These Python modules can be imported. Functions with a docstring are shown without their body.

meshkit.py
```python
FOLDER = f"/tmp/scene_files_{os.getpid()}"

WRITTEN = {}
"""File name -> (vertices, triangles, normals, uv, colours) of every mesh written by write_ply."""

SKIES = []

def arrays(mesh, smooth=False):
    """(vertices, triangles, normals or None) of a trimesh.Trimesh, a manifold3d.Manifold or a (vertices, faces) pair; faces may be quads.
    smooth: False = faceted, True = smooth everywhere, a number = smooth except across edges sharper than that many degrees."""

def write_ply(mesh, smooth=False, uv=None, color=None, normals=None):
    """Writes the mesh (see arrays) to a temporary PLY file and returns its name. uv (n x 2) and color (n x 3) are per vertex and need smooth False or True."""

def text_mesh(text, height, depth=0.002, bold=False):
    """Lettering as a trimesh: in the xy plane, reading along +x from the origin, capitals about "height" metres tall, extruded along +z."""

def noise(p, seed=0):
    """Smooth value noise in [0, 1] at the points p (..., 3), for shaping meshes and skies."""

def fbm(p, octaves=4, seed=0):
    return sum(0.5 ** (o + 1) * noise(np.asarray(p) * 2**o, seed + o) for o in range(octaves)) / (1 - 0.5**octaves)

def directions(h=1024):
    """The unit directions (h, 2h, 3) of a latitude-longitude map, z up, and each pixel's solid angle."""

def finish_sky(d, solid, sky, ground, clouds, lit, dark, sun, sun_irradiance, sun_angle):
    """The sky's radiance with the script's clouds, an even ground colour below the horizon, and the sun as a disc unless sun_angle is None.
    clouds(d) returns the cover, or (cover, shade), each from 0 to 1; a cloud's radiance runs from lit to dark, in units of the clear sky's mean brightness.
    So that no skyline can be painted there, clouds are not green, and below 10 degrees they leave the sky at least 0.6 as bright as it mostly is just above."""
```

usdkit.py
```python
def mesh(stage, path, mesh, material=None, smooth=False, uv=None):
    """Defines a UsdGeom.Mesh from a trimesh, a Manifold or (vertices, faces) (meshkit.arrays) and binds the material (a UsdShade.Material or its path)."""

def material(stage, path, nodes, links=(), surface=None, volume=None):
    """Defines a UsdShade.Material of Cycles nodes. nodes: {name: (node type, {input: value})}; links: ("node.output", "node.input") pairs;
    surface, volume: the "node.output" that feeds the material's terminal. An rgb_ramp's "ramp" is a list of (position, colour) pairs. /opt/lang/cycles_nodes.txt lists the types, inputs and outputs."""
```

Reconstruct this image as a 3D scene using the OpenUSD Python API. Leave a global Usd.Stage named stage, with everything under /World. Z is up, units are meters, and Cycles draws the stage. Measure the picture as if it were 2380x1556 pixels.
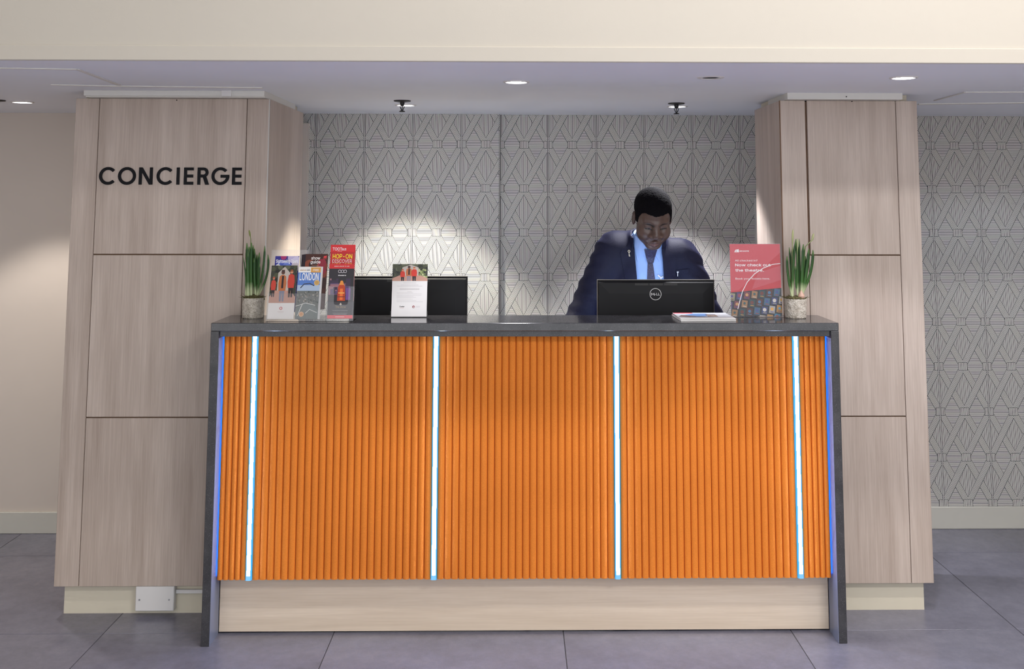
import math, random
import numpy as np, trimesh, manifold3d as m3, shapely, usdkit, meshkit
from shapely import affinity
from shapely.geometry import Polygon, Point, LineString, box as rect, MultiPolygon
from pxr import Usd, UsdGeom, UsdLux, UsdShade, Sdf, Gf, Vt

random.seed(7); rng = np.random.default_rng(7)
PI = math.pi
stage = Usd.Stage.CreateInMemory()
UsdGeom.SetStageUpAxis(stage, 'Z'); UsdGeom.SetStageMetersPerUnit(stage, 1.0)
UsdGeom.Xform.Define(stage, '/World'); UsdGeom.Scope.Define(stage, '/World/Looks')

# ---------------------------------------------------------------- camera (a shift lens, tilted a little up)
FPX, PX, PY = 2400.0, 1237.68, 227.49            # focal length and principal point in pixels of 2380 x 1556
YAW, PITCH, ROLL = 0.0153, 0.1004, 0.0016
EYE = np.array([0, -3.9246, 1.6012])
_cy, _sy, _cp, _sp = math.cos(YAW), math.sin(YAW), math.cos(PITCH), math.sin(PITCH)
FW = np.array([_sy*_cp, _cy*_cp, _sp]); _r = np.array([_cy, -_sy, 0]); _u = np.cross(_r, FW)
RT = math.cos(ROLL)*_r + math.sin(ROLL)*_u; UP = -math.sin(ROLL)*_r + math.cos(ROLL)*_u
cam = UsdGeom.Camera.Define(stage, '/World/camera')
cam.AddTransformOp().Set(Gf.Matrix4d(*RT, 0, *UP, 0, *(-FW), 0, *EYE, 1))
cam.CreateHorizontalApertureAttr(36.0); cam.CreateVerticalApertureAttr(36.0*1556/2380)
cam.CreateFocalLengthAttr(36.0*FPX/2380)
cam.CreateHorizontalApertureOffsetAttr((1190-PX)*36/2380); cam.CreateVerticalApertureOffsetAttr((PY-778)*36/2380)
cam.CreateClippingRangeAttr(Gf.Vec2f(0.05, 60)); cam.CreateFStopAttr(0.0); cam.CreateFocusDistanceAttr(4.0)
cam.CreateExposureAttr(0.55)

def at(px, py, Y):
    d = FW + RT*(px-PX)/FPX - UP*(py-PY)/FPX
    return EYE + d*(Y-EYE[1])/d[1]
def atz(px, py, Z):
    d = FW + RT*(px-PX)/FPX - UP*(py-PY)/FPX
    return EYE + d*(Z-EYE[2])/d[2]

# ---------------------------------------------------------------- names, things and parts
_used = {}
def numbered(path):
    n = _used.get(path, -1) + 1; _used[path] = n
    return path if n == 0 else f'{path}_{n:03d}'
def tag(prim, label=None, category=None, group=None, kind=None):
    p = prim.GetPrim() if hasattr(prim, 'GetPrim') else prim
    for k, v in (('label', label), ('category', category), ('group', group), ('kind', kind)):
        if v: p.SetCustomDataByKey(k, v)
    return p
def thing(name, label, category, loc=(0,0,0), rotz=0, group=None, kind=None, rotx=0):
    x = UsdGeom.Xform.Define(stage, numbered('/World/'+name))
    x.AddTranslateOp().Set(Gf.Vec3d(*map(float, loc)))
    if rotz: x.AddRotateZOp().Set(float(rotz))
    if rotx: x.AddRotateXOp().Set(float(rotx))
    tag(x, label, category, group, kind); return str(x.GetPath())
def part(parent, name, mesh, mat, smooth=False, label=None, kind=None, colors=None):
    path = numbered(f'{parent}/{name}')
    if colors is not None and smooth: smooth = True
    m = usdkit.mesh(stage, path, mesh, M[mat] if isinstance(mat, str) else mat, smooth=smooth)
    m.CreateDoubleSidedAttr(True)
    if colors is not None:
        UsdGeom.PrimvarsAPI(m).CreatePrimvar('tint', Sdf.ValueTypeNames.Color3fArray, 'vertex').Set(Vt.Vec3fArray.FromNumpy(np.asarray(colors, np.float32)))
    tag(m, label, None, None, kind); return path
def obj(name, mesh, mat, label=None, category=None, group=None, kind=None, smooth=False):
    path = part('/World', name, mesh, mat, smooth)
    tag(stage.GetPrimAtPath(path), label, category, group, kind); return path

# ---------------------------------------------------------------- mesh helpers
cat = lambda *a: trimesh.util.concatenate([x for x in a if x is not None])
def bx(x0, x1, y0, y1, z0, z1, b=0.0):
    """a box; b = chamfer of its edges"""
    if b <= 0:
        m = trimesh.creation.box((x1-x0, y1-y0, z1-z0)); m.apply_translation(((x0+x1)/2, (y0+y1)/2, (z0+z1)/2)); return m
    c = lambda i, j, k: (x0+i if i>0 else x0, 0, 0)
    pts = []
    for sx in (0,1):
        for sy_ in (0,1):
            for sz in (0,1):
                X, Y, Z = (x0, x1)[sx], (y0, y1)[sy_], (z0, z1)[sz]; dx, dy, dz = (b if sx==0 else -b), (b if sy_==0 else -b), (b if sz==0 else -b)
                pts += [(X, Y+dy, Z+dz), (X+dx, Y, Z+dz), (X+dx, Y+dy, Z)]
    return trimesh.convex.convex_hull(np.array(pts))
def cyl(r, z0, z1, x=0, y=0, n=32, r2=None):
    return lathe([(0, z0), (r, z0), (r if r2 is None else r2, z1), (0, z1)], n, x, y)
def lathe(prof, n=32, x=0, y=0):
    m = trimesh.creation.revolve(np.array(prof, float), sections=n); m.apply_translation((x, y, 0)); m.fix_normals(); return m
def extr(poly, h):
    gs = getattr(poly, 'geoms', [poly])
    return trimesh.util.concatenate([trimesh.creation.extrude_polygon(g, h, engine='earcut') for g in gs if g.area > 0])
def up_xz(m, y=0.0, flip=True):
    """a mesh in the xy plane (thickness +z) stood up to face -y: x stays, y -> z, its thickness towards -y from y"""
    v = np.array(m.vertices); w = np.stack([v[:,0], y - v[:,2], v[:,1]], 1)
    return trimesh.Trimesh(w, m.faces, process=False)
def mv(m, x=0, y=0, z=0):
    m = m.copy(); m.apply_translation((x, y, z)); return m
def rot(m, deg, axis, point=(0,0,0)):
    m = m.copy(); m.apply_transform(trimesh.transformations.rotation_matrix(math.radians(deg), axis, point)); return m
def sweep(pts, radii, n=10, flat=1.0, side=None):
    """a tube along pts with a radius at each point; flat < 1 squashes it along the second normal"""
    pts = np.asarray(pts, float); radii = np.broadcast_to(np.asarray(radii, float), len(pts)); t = np.gradient(pts, axis=0); t /= np.linalg.norm(t, axis=1, keepdims=True)
    ref = np.array(side if side is not None else (0,0,1.0)); V = []
    for p, d, r in zip(pts, t, radii):
        a = ref - d*(ref@d)
        if np.linalg.norm(a) < 1e-3: a = np.array([1.0,0,0]) - d*d[0]
        a /= np.linalg.norm(a); b = np.cross(d, a)
        for k in range(n):
            th = 2*PI*k/n; V.append(p + r*(math.cos(th)*a + flat*math.sin(th)*b))
    V += [pts[0], pts[-1]]; F = []; N = len(pts)
    for i in range(N-1):
        for k in range(n):
            a, b = i*n+k, i*n+(k+1)%n; F += [(a, b, b+n), (a, b+n, a+n)]
    for k in range(n):
        F += [(N*n, (k+1)%n, k), (N*n+1, (N-1)*n+k, (N-1)*n+(k+1)%n)]
    m = trimesh.Trimesh(np.array(V), np.array(F), process=False); m.fix_normals(); return m
def man(m):
    return m3.Manifold(m3.Mesh(np.asarray(m.vertices, np.float32), np.asarray(m.faces, np.uint32)))
def tri(m):
    q = m.to_mesh(); return trimesh.Trimesh(np.array(q.vert_properties[:, :3]), np.array(q.tri_verts), process=False)

# ---------------------------------------------------------------- materials: a small graph writer
class R(str): pass
class Graph:
    def __init__(s): s.n, s.l, s.k = {}, [], 0
    def add(s, kind, out, **inp):
        s.k += 1; nm = f'n{s.k}'; vals = {}
        for a, v in inp.items():
            if isinstance(v, R): s.l.append((v, f'{nm}.{a}'))
            else: vals[a] = v
        s.n[nm] = (kind, vals); return R(f'{nm}.{out}')
    def m(s, op, a, b=0.0, c=0.0, clamp=False): return s.add('math', 'value', math_type=op, value1=a, value2=b, value3=c, use_clamp=clamp)
    def vec(s, x, y, z): return s.add('combine_xyz', 'vector', x=x, y=y, z=z)
    def mixc(s, f, a, b): return s.add('mix', 'color', fac=f, color1=a, color2=b)
    def ramp(s, f, stops): return s.add('rgb_ramp', 'color', fac=f, ramp=stops)
    def noise(s, v, scale, detail=3.0, rough=0.5): return s.add('noise_texture', 'fac', vector=v, scale=scale, detail=detail, roughness=rough)
    def obj(s): return s.add('texture_coordinate', 'object')
    def pos(s): return s.add('geometry', 'position')
    def mapv(s, v, sc=(1,1,1), loc=(0,0,0)): return s.add('mapping', 'vector', vector=v, scale=sc, location=loc)
    def bump(s, h, strength=0.3, dist=0.002): return s.add('bump', 'normal', height=h, strength=strength, distance=dist)
    def bsdf(s, **k): return s.add('principled_bsdf', 'BSDF', **k)
    def done(s, name, surf): return usdkit.material(stage, '/World/Looks/'+name, s.n, s.l, surface=surf)
M = {}
def plain(name, col, rough=0.5, metal=0.0, **k):
    g = Graph(); M[name] = g.done(name, g.bsdf(base_color=col, roughness=rough, metallic=metal, **k))
def srgb(r, g, b):
    f = lambda c: c/12.92 if c <= 0.04045 else ((c+0.055)/1.055)**2.4
    return (f(r/255), f(g/255), f(b/255))
def glow(name, col, strength):
    g = Graph(); M[name] = g.done(name, g.add('emission', 'emission', color=col, strength=strength))
def paint(name, col, var=0.05, rough=0.6, scale=2.5):
    g = Graph(); p = g.pos(); n = g.noise(p, scale, 4.0); f = g.noise(p, 220.0, 2.0)
    c = g.ramp(n, [(0.3, tuple(x*(1-var) for x in col)), (0.7, tuple(min(1, x*(1+var)) for x in col))])
    M[name] = g.done(name, g.bsdf(base_color=c, roughness=rough, normal=g.bump(f, 0.12, 0.0008)))

# ---------------------------------------------------------------- light: the sky-less lobby beyond the camera, its lamps, the exposure
dome = UsdLux.DomeLight.Define(stage, '/World/lobby_ambient'); dome.CreateColorAttr(Gf.Vec3f(0.93, 0.96, 1.0)); dome.CreateIntensityAttr(AMB := 0.44)
def lamp_rect(x, y, z, w, h, power, col):
    l = UsdLux.RectLight.Define(stage, numbered('/World/lobby_lamp_light')); l.CreateWidthAttr(w); l.CreateHeightAttr(h)
    l.CreateIntensityAttr(power); l.CreateColorAttr(Gf.Vec3f(*col)); l.AddTranslateOp().Set(Gf.Vec3d(x, y, z)); return l
LOBBY_Z = 3.30
LOBBY_ROW_Y = -1.38
for lx, pw in ((-2.6, 4.0), (-1.3, 8.0), (0.0, 27.0), (1.3, 42.0), (2.6, 42.0)):
    lamp_rect(lx, LOBBY_ROW_Y, LOBBY_Z-0.062, 1.1, 0.09, pw, (1.0, 0.96, 0.93))
for lx, pw in ((-2.0, 0.8), (0.0, 6.0), (2.0, 36.0)):
    lamp_rect(lx, -3.6, LOBBY_Z-0.062, 1.1, 0.5, pw, (0.98, 0.97, 0.98))
def spot(x, y, z, power, angle=44.0, soft=0.3, col=(1.0, 0.93, 0.80), radius=0.03):
    l = UsdLux.SphereLight.Define(stage, numbered('/World/downlight_beam')); l.CreateRadiusAttr(radius); l.CreateIntensityAttr(power)
    l.CreateColorAttr(Gf.Vec3f(*col)); s = UsdLux.ShapingAPI.Apply(l.GetPrim()); s.CreateShapingConeAngleAttr(angle); s.CreateShapingConeSoftnessAttr(soft)
    l.AddTranslateOp().Set(Gf.Vec3d(x, y, z)); return l
SCREEN = 2.7
CEIL = 2.043
DOWNLIGHTS = [  # x, y, power, half angle, colour
    (-0.002, -0.132, 600.0, 40, (0.93, 0.92, 1.0)), (1.373, -0.304, 600.0, 40, (0.93, 0.92, 1.0)), (-2.215, 0.715, 850.0, 45, (1.0, 0.93, 0.86)),
    (-0.510, 0.804, 1750.0, 45, (1.0, 0.95, 0.82)), (0.743, 0.827, 1400.0, 43, (0.96, 0.95, 1.0)), (2.35, 0.50, 150.0, 70, (0.72, 0.84, 1.0))]
for dx, dy, dp, da, dc in DOWNLIGHTS: spot(dx, dy, CEIL-0.006, dp, da, 0.35, dc)

# ---------------------------------------------------------------- materials of the place
paint('cream', srgb(188, 182, 171), 0.012, 0.55)
paint('soffit', srgb(240, 244, 253), 0.015, 0.6)
paint('beige_wall', srgb(216, 205, 194), 0.02, 0.6)
paint('white_paint', srgb(222, 220, 214), 0.01, 0.45)
paint('baseboard_paint', srgb(206, 204, 194), 0.01, 0.45)
paint('plinth_paint', srgb(216, 208, 188), 0.02, 0.5)
plain('black_metal', (0.012, 0.012, 0.013), 0.35); plain('black_void', (0.004, 0.004, 0.004), 0.9)
plain('steel', (0.55, 0.55, 0.56), 0.3, 1.0); plain('white_plastic', srgb(226, 224, 222), 0.35); plain('chrome', (0.8, 0.8, 0.82), 0.12, 1.0)
plain('sign_black', (0.006, 0.006, 0.008), 0.6, specular_ior_level=0.2); plain('trim_pale', (0.55, 0.53, 0.50), 0.45)
glow('lamp_white', (1.0, 0.95, 0.95), 14.0)
glow('led_white', (0.48, 0.62, 1.0), 38.0); glow('led_edge', (0.05, 0.33, 1.0), 1.1); glow('led_blue', (0.01, 0.16, 1.0), 4.5); plain('lining', (0.20, 0.23, 0.33), 0.4); glow('led_cap', (0.25, 0.62, 1.0), 0.7)

def wood(name, light, dark, axis, contrast=1.0, rough=0.45):
    """pale straight-grained veneer; axis = the grain's direction (0, 2); each board takes its own figure from object_info.random"""
    g = Graph(); p = g.pos(); off = g.m('multiply', g.add('object_info', 'random'), 37.0)
    s = [1.0, 1.0, 1.0]; s[axis] = 0.07
    v = g.add('vector_math', 'vector', math_type='add', vector1=g.mapv(p, tuple(s)), vector2=g.vec(off, off, off))
    s2 = [1.0, 1.0, 1.0]; s2[axis] = 0.025
    v2 = g.add('vector_math', 'vector', math_type='add', vector1=g.mapv(p, tuple(s2)), vector2=g.vec(off, off, off))
    a = g.noise(v, 9.0, 3.0, 0.55); f = g.noise(v2, 190.0, 3.0, 0.7); b = g.noise(v, 34.0, 3.0, 0.6)
    t = g.m('add', g.m('multiply', a, 0.50), g.m('add', g.m('multiply', f, 0.30), g.m('multiply', b, 0.20)))
    c = g.ramp(t, [(0.36, dark), (0.50, tuple((x+y)/2 for x, y in zip(light, dark))), (0.62, light)])
    M[name] = g.done(name, g.bsdf(base_color=c, roughness=rough, normal=g.bump(f, 0.08*contrast, 0.0006)))
wood('ash_wood', srgb(206, 191, 179), srgb(170, 153, 140), 2)
wood('ash_wood_flat', srgb(228, 212, 192), srgb(206, 188, 167), 0)
plain('groove_brown', srgb(120, 92, 70), 0.7)

def stone(name, top=False):
    g = Graph(); p = g.pos(); n = g.noise(p, 14.0, 5.0, 0.6); v = g.add('voronoi_texture', 'distance', vector=p, scale=170.0); w = g.add('voronoi_texture', 'distance', vector=p, scale=75.0)
    fine = g.noise(p, 420.0, 2.0)
    base = g.ramp(n, [(0.3, (0.020, 0.0195, 0.022)), (0.7, (0.052, 0.050, 0.054))])
    base = g.mixc(g.m('multiply', g.m('less_than', v, 0.16), 0.55), base, (0.20, 0.19, 0.20))
    base = g.mixc(g.m('multiply', g.m('less_than', w, 0.14), 0.7), base, (0.014, 0.014, 0.016))
    base = g.mixc(g.m('multiply', g.m('subtract', fine, 0.5), 0.6, clamp=True), base, (0.16, 0.155, 0.16))
    M[name] = g.done(name, g.bsdf(base_color=base, roughness=0.13 if top else 0.3, normal=g.bump(n, 0.03, 0.002), specular_ior_level=0.6))
stone('stone'); stone('stone_top', True)

def tile_mat(name):
    g = Graph(); p = g.pos(); off = g.m('multiply', g.add('object_info', 'random'), 11.0)
    v = g.add('vector_math', 'vector', math_type='add', vector1=p, vector2=g.vec(off, off, off))
    a = g.noise(g.mapv(v, (0.6, 1.0, 1.0)), 2.2, 6.0, 0.6); b = g.noise(v, 9.0, 5.0, 0.65); f = g.noise(v, 240.0, 2.0)
    t = g.m('add', g.m('multiply', a, 0.6), g.m('add', g.m('multiply', b, 0.28), g.m('multiply', f, 0.12)))
    c = g.ramp(t, [(0.34, (0.128, 0.126, 0.166)), (0.52, (0.182, 0.180, 0.230)), (0.70, (0.248, 0.246, 0.302))])
    rg = g.ramp(b, [(0.3, (0.19,)*3), (0.7, (0.31,)*3)])
    M[name] = g.done(name, g.bsdf(base_color=c, roughness=R(g.add('rgb_to_bw', 'val', color=rg)), specular_ior_level=0.5))
tile_mat('floor_tile'); plain('grout', (0.045, 0.043, 0.047), 0.8)

def slat_mat(name):
    g = Graph(); p = g.pos(); f = g.noise(p, 520.0, 2.0); n = g.noise(p, 3.0, 3.0)
    c = g.ramp(g.m('add', g.m('multiply', n, 0.4), g.m('multiply', f, 0.6)), [(0.35, (0.64, 0.182, 0.022)), (0.65, (0.82, 0.250, 0.032))])
    M[name] = g.done(name, g.bsdf(base_color=c, roughness=0.75, specular_ior_level=0.25, normal=g.bump(f, 0.25, 0.0008)))
slat_mat('orange_slat'); plain('orange_back', (0.40, 0.11, 0.016), 0.9)

def wallpaper(name, x0, z0, A=0.1224, B=0.2215, pitch=0.00470):
    """printed line paper: bands of fine lines crossing in an X lattice, '/' over '\\', with boxes where they meet, upright lines in the
    diamonds under the boxes, level lines between them, and a pale double line down every second column (the joint of the strips)"""
    g = Graph(); m = g.m; p = g.pos(); sx = g.add('separate_xyz', 'x', vector=p); nm = sx.split('.')[0]; z = R(nm+'.z')
    X = m('subtract', sx, x0); Z = m('subtract', z, z0); u = m('divide', X, A); v = m('divide', Z, B)
    du = m('subtract', m('fraction', m('add', u, 100.5)), 0.5); dv = m('subtract', m('fraction', m('add', v, 100.5)), 0.5)
    a1 = m('subtract', v, u); a2 = m('add', v, u)
    t1 = m('subtract', m('fraction', m('add', a1, 100.5)), 0.5); t2 = m('subtract', m('fraction', m('add', a2, 100.5)), 0.5)
    perp = A*B/math.hypot(A, B); HW = 0.150
    dark = lambda coord, pit, duty=0.36: m('less_than', m('fraction', m('add', m('divide', coord, pit), 1000.25)), duty)
    def edge(t): return m('compare', m('absolute', t), HW, 0.008)
    in1, in2 = m('less_than', m('absolute', t1), HW), m('less_than', m('absolute', t2), HW)
    near = m('less_than', m('absolute', dv), 0.27); pos_ = m('greater_than', m('multiply', du, dv), 0.0)
    use1 = m('multiply', in1, m('subtract', 1.0, m('multiply', near, m('subtract', 1.0, pos_))))
    use2 = m('multiply', m('multiply', in2, m('subtract', 1.0, use1)), m('subtract', 1.0, m('multiply', near, pos_)))
    L1 = m('maximum', dark(m('multiply', t1, perp), pitch), edge(t1)); L2 = m('maximum', dark(m('multiply', t2, perp), pitch), edge(t2))
    par = m('floored_modulo', m('add', m('floor', a1), m('floor', a2)), 2.0)
    bgd = g.add('mix_float', 'result', fac=par, a=dark(X, pitch*1.02), b=dark(Z, pitch*0.96))
    bx_ = m('multiply', m('less_than', m('absolute', du), 0.190), m('less_than', m('absolute', dv), 0.088))
    bedge = m('maximum', m('compare', m('absolute', du), 0.190, 0.012), m('compare', m('absolute', dv), 0.088, 0.007))
    out = g.add('mix_float', 'result', fac=use2, a=bgd, b=L2); out = g.add('mix_float', 'result', fac=use1, a=out, b=L1)
    out = g.add('mix_float', 'result', fac=bx_, a=out, b=m('maximum', dark(X, pitch*0.95), bedge))
    us = m('absolute', m('subtract', m('fraction', m('add', m('multiply', u, 0.5), 100.5)), 0.5))     # distance from a joint, in 2A
    out = g.add('mix_float', 'result', fac=m('less_than', us, 0.0165), a=out, b=m('greater_than', us, 0.0072))
    n = g.noise(p, 3.0, 2.0)
    col = g.mixc(out, (0.72, 0.705, 0.68), (0.062, 0.060, 0.064))
    M[name] = g.done(name, g.bsdf(base_color=col, roughness=0.55, specular_ior_level=0.3))
wallpaper('wallpaper_near', -1.012, 1.890); wallpaper('wallpaper_far', 0.160, 1.890)

# ================================================================ THE SETTING
YN, YF = 1.290, 1.328           # the back wall: the part left of the step stands 4 cm nearer
BULK = -0.683
# floor: square tiles with recessed grout
fl = thing('floor', 'dark grey mottled stone-look floor tiles with thin joints', None, kind='structure')
part(fl, 'grout_bed', bx(-3.6, 3.6, -6.2, 1.5, -0.05, -0.0015), 'grout')
TP = 0.8555; tx0 = -1.531; ty0 = 0.118
for i in range(-2, 6):
    for j in range(-7, 2):
        xa, xb = max(tx0+TP*i, -3.5), min(tx0+TP*(i+1), 3.5); ya, yb = ty0+TP*j, min(ty0+TP*(j+1), 1.45)
        part(fl, 'tile', bx(xa+0.0014, xb-0.0014, ya+0.0014, yb-0.0014, -0.012, 0.0, 0.0008), 'floor_tile')
# ceiling over the desk with holes for the fittings
DETECTOR = (0.690, -0.285)
holes = [tri(m3.Manifold.cylinder(0.30, 0.040, 0.040, 40).translate((x, y, CEIL-0.15))) for x, y, *_ in DOWNLIGHTS] + [tri(m3.Manifold.cylinder(0.30, 0.036, 0.036, 40).translate((*DETECTOR, CEIL-0.15)))]
slab = man(bx(-3.5, 3.5, BULK+0.0125, 1.5, CEIL, CEIL+0.045))
for h in holes: slab = slab - man(h)
ce = thing('ceiling', 'low lilac-white plaster ceiling above the desk', None, kind='structure')
part(ce, 'soffit', tri(slab), 'soffit')
bead = 0.004
def strip_path(pts, w=0.012, h=0.004):
    return cat(*[extr(LineString([a, b]).buffer(w/2, cap_style=2), h) for a, b in zip(pts, pts[1:])])
def panel_trim(pts, w=0.012):
    return mv(strip_path(pts, w, bead), 0, 0, CEIL-bead)
P2 = lambda x, y: tuple(atz(x, y, CEIL)[:2])
part(ce, 'access_panel_bead', panel_trim([P2(-60, 156.4), P2(180, 160), P2(277, 197)], 0.014), 'white_paint', label='white bead around the ceiling hatch beside the left column')
part(ce, 'ceiling_bead', panel_trim([P2(119, 196), P2(250, 199), P2(610, 203.2)], 0.014), 'white_paint')
part(ce, 'access_panel_bead', panel_trim([P2(2172, 233), P2(2243, 213.5), P2(2500, 213)], 0.008), 'white_paint', label='white bead around the ceiling hatch beside the right column')
part(ce, 'ceiling_bead', panel_trim([P2(2134, 241.5), P2(2500, 237)], 0.03), 'white_paint')
# bulkhead: the cream front above the opening, its lower band a little proud
wf = thing('wall_front', 'cream painted bulkhead across the top of the picture', None, kind='structure')
zb = at(1190, 108, BULK)[2]
part(wf, 'bulkhead_face', bx(-3.5, 3.5, BULK+0.008, BULK+0.12, CEIL+0.046, 3.40), 'cream')
part(wf, 'bulkhead_band', bx(-3.5, 3.5, BULK, BULK+0.012, CEIL-0.001, zb, 0.0025), 'cream')
# walls behind
wb = thing('wall_back', 'grey geometric line-patterned wallpaper wall behind the desk', None, kind='structure')
part(wb, 'wallpaper_panel', bx(-1.100, -0.088, YN, 1.45, 0, CEIL), 'wallpaper_near', label='nearer wallpaper panel left of the step')
part(wb, 'wallpaper_panel', bx(-0.088, 3.5, YF, 1.45, 0, CEIL), 'wallpaper_far', label='wallpaper panel right of the step')
wl = thing('wall_back_left', 'plain beige wall beside the left wooden column', None, kind='structure')
part(wl, 'plaster', bx(-3.5, -1.100, 1.300, 1.45, 0, CEIL), 'beige_wall')
x_, z_ = at(100, 1190, 1.288)[0], at(100, 1191, 1.288)[2]
part('/World', 'baseboard_back_left', bx(-3.5, -1.1, 1.286, 1.300, 0, z_, 0.003), 'baseboard_paint'); tag(stage.GetPrimAtPath('/World/baseboard_back_left'), 'pale grey baseboard under the plain beige wall', None, None, 'structure')
z_ = at(2250, 1179, YF-0.014)[2]
part('/World', 'baseboard_back_right', bx(-0.088, 3.5, YF-0.016, YF, 0, z_, 0.003), 'baseboard_paint'); tag(stage.GetPrimAtPath('/World/baseboard_back_right'), 'pale grey baseboard under the patterned wallpaper', None, None, 'structure')
for nm, xa, xb in (('wall_left', -3.6, -3.5), ('wall_right', 3.5, 3.6)):
    obj(nm, bx(xa, xb, -6.2, 1.5, 0, 3.4), 'beige_wall', 'plain side wall of the lobby', kind='structure')
obj('ceiling_lobby', bx(-3.6, 3.6, -6.2, BULK+0.1, LOBBY_Z+0.002, 3.42), 'cream', 'high cream ceiling of the lobby', kind='structure')
for lx, w_ in zip((-2.6, -1.3, 0.0, 1.3, 2.6), ('above the far left', 'in front of the left column', 'in front of the middle of the desk', 'in front of the right column', 'above the far right')):
    t = thing('linear_lamp', f'slim white linear lobby ceiling lamp {w_}', 'ceiling lamp', (lx, LOBBY_ROW_Y, LOBBY_Z), group='lobby linear lamps')
    part(t, 'housing', bx(-0.57, 0.57, -0.06, 0.06, -0.058, 0.0, 0.004), 'white_plastic')
for lx, w_ in zip((-2.0, 0.0, 2.0), ('left', 'middle', 'right')):
    t = thing('panel_lamp', f'broad white panel lamp deep in the lobby, {w_} of three', 'ceiling lamp', (lx, -3.6, LOBBY_Z), group='lobby panel lamps')
    part(t, 'housing', bx(-0.57, 0.57, -0.27, 0.27, -0.058, 0.0, 0.004), 'white_plastic')

# ---------------------------------------------------------------- the two wood-clad columns
CY = 0.275
def column(label, xL, xR, back, side, gL, gR, zt, zbm, open_gap=False):
    """side = +1: the visible flank is on the right, -1: on the left"""
    t = thing('column', label, None, kind='structure'); g = 0.0022; T = 0.018
    core = (xL+0.05, xR-0.05)
    part(t, 'core', bx(xL+0.028, xR-0.028, CY+0.036, back-0.012, 0, CEIL), 'plinth_paint', label='cream painted core that shows as the plinth')
    part(t, 'backing', bx(xL+0.004, xR-0.004, CY+0.012, back-0.01, zbm+0.004, zt-0.004), 'groove_brown')
    z1, z2 = (at(400, 592, CY)[2], at(400, 971, CY)[2])
    part(t, 'stile', bx(xL, gL-g/2, CY, CY+T, zbm, zt, 0.0012), 'ash_wood')
    part(t, 'stile', bx(gR+g/2, xR, CY, CY+T, zbm, zt, 0.0012), 'ash_wood')
    gg = 0.0075 if open_gap else g/2; gh = 0.0024
    for za, zc in ((z1+gh, zt), (z2+gh, z1-gh), (zbm, z2-gh)):
        part(t, 'panel', bx(gL+(gg if za > 1.2 else g/2), gR-g/2, CY, CY+T, za, zc, 0.0012), 'ash_wood')
    if open_gap: part(t, 'gap', bx(gL-g/2, gL+gg, CY+0.0135, CY+0.0139, z1, zt), 'black_void')
    xs = xR if side > 0 else xL
    part(t, 'side_panel', bx(*((xs-T, xs) if side > 0 else (xs, xs+T)), CY+T, back, zbm, zt, 0.0008), 'ash_wood')
    xo = xL if side > 0 else xR
    part(t, 'side_panel', bx(*((xo, xo+T) if side > 0 else (xo-T, xo)), CY+T, back, zbm, zt, 0.0008), 'ash_wood')
    part(t, 'corner_trim', bx(*((xs-0.003, xs+0.0015) if side > 0 else (xs-0.0015, xs+0.003)), CY-0.001, CY+0.004, zbm, zt, 0.0006), 'trim_pale' if side > 0 else 'groove_brown')
    return t
xa, xb = at(177, 230, CY)[0], at(627, 229, CY)[0]; zt = at(400, 229.5, CY)[2]; zbm = at(300, 1364, CY)[2]
COL_L = (xa, xb); bkL = 0.944
colL = column('left wood-clad column that carries the black lettering', xa, xb, bkL, 1, at(232, 230, CY)[0], at(575, 230, CY)[0], zt, zbm)
xa2, xb2 = at(1811.5, 232, CY)[0], at(2130.5, 232, CY)[0]
COL_R = (xa2, xb2); bkR = 0.72
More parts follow.
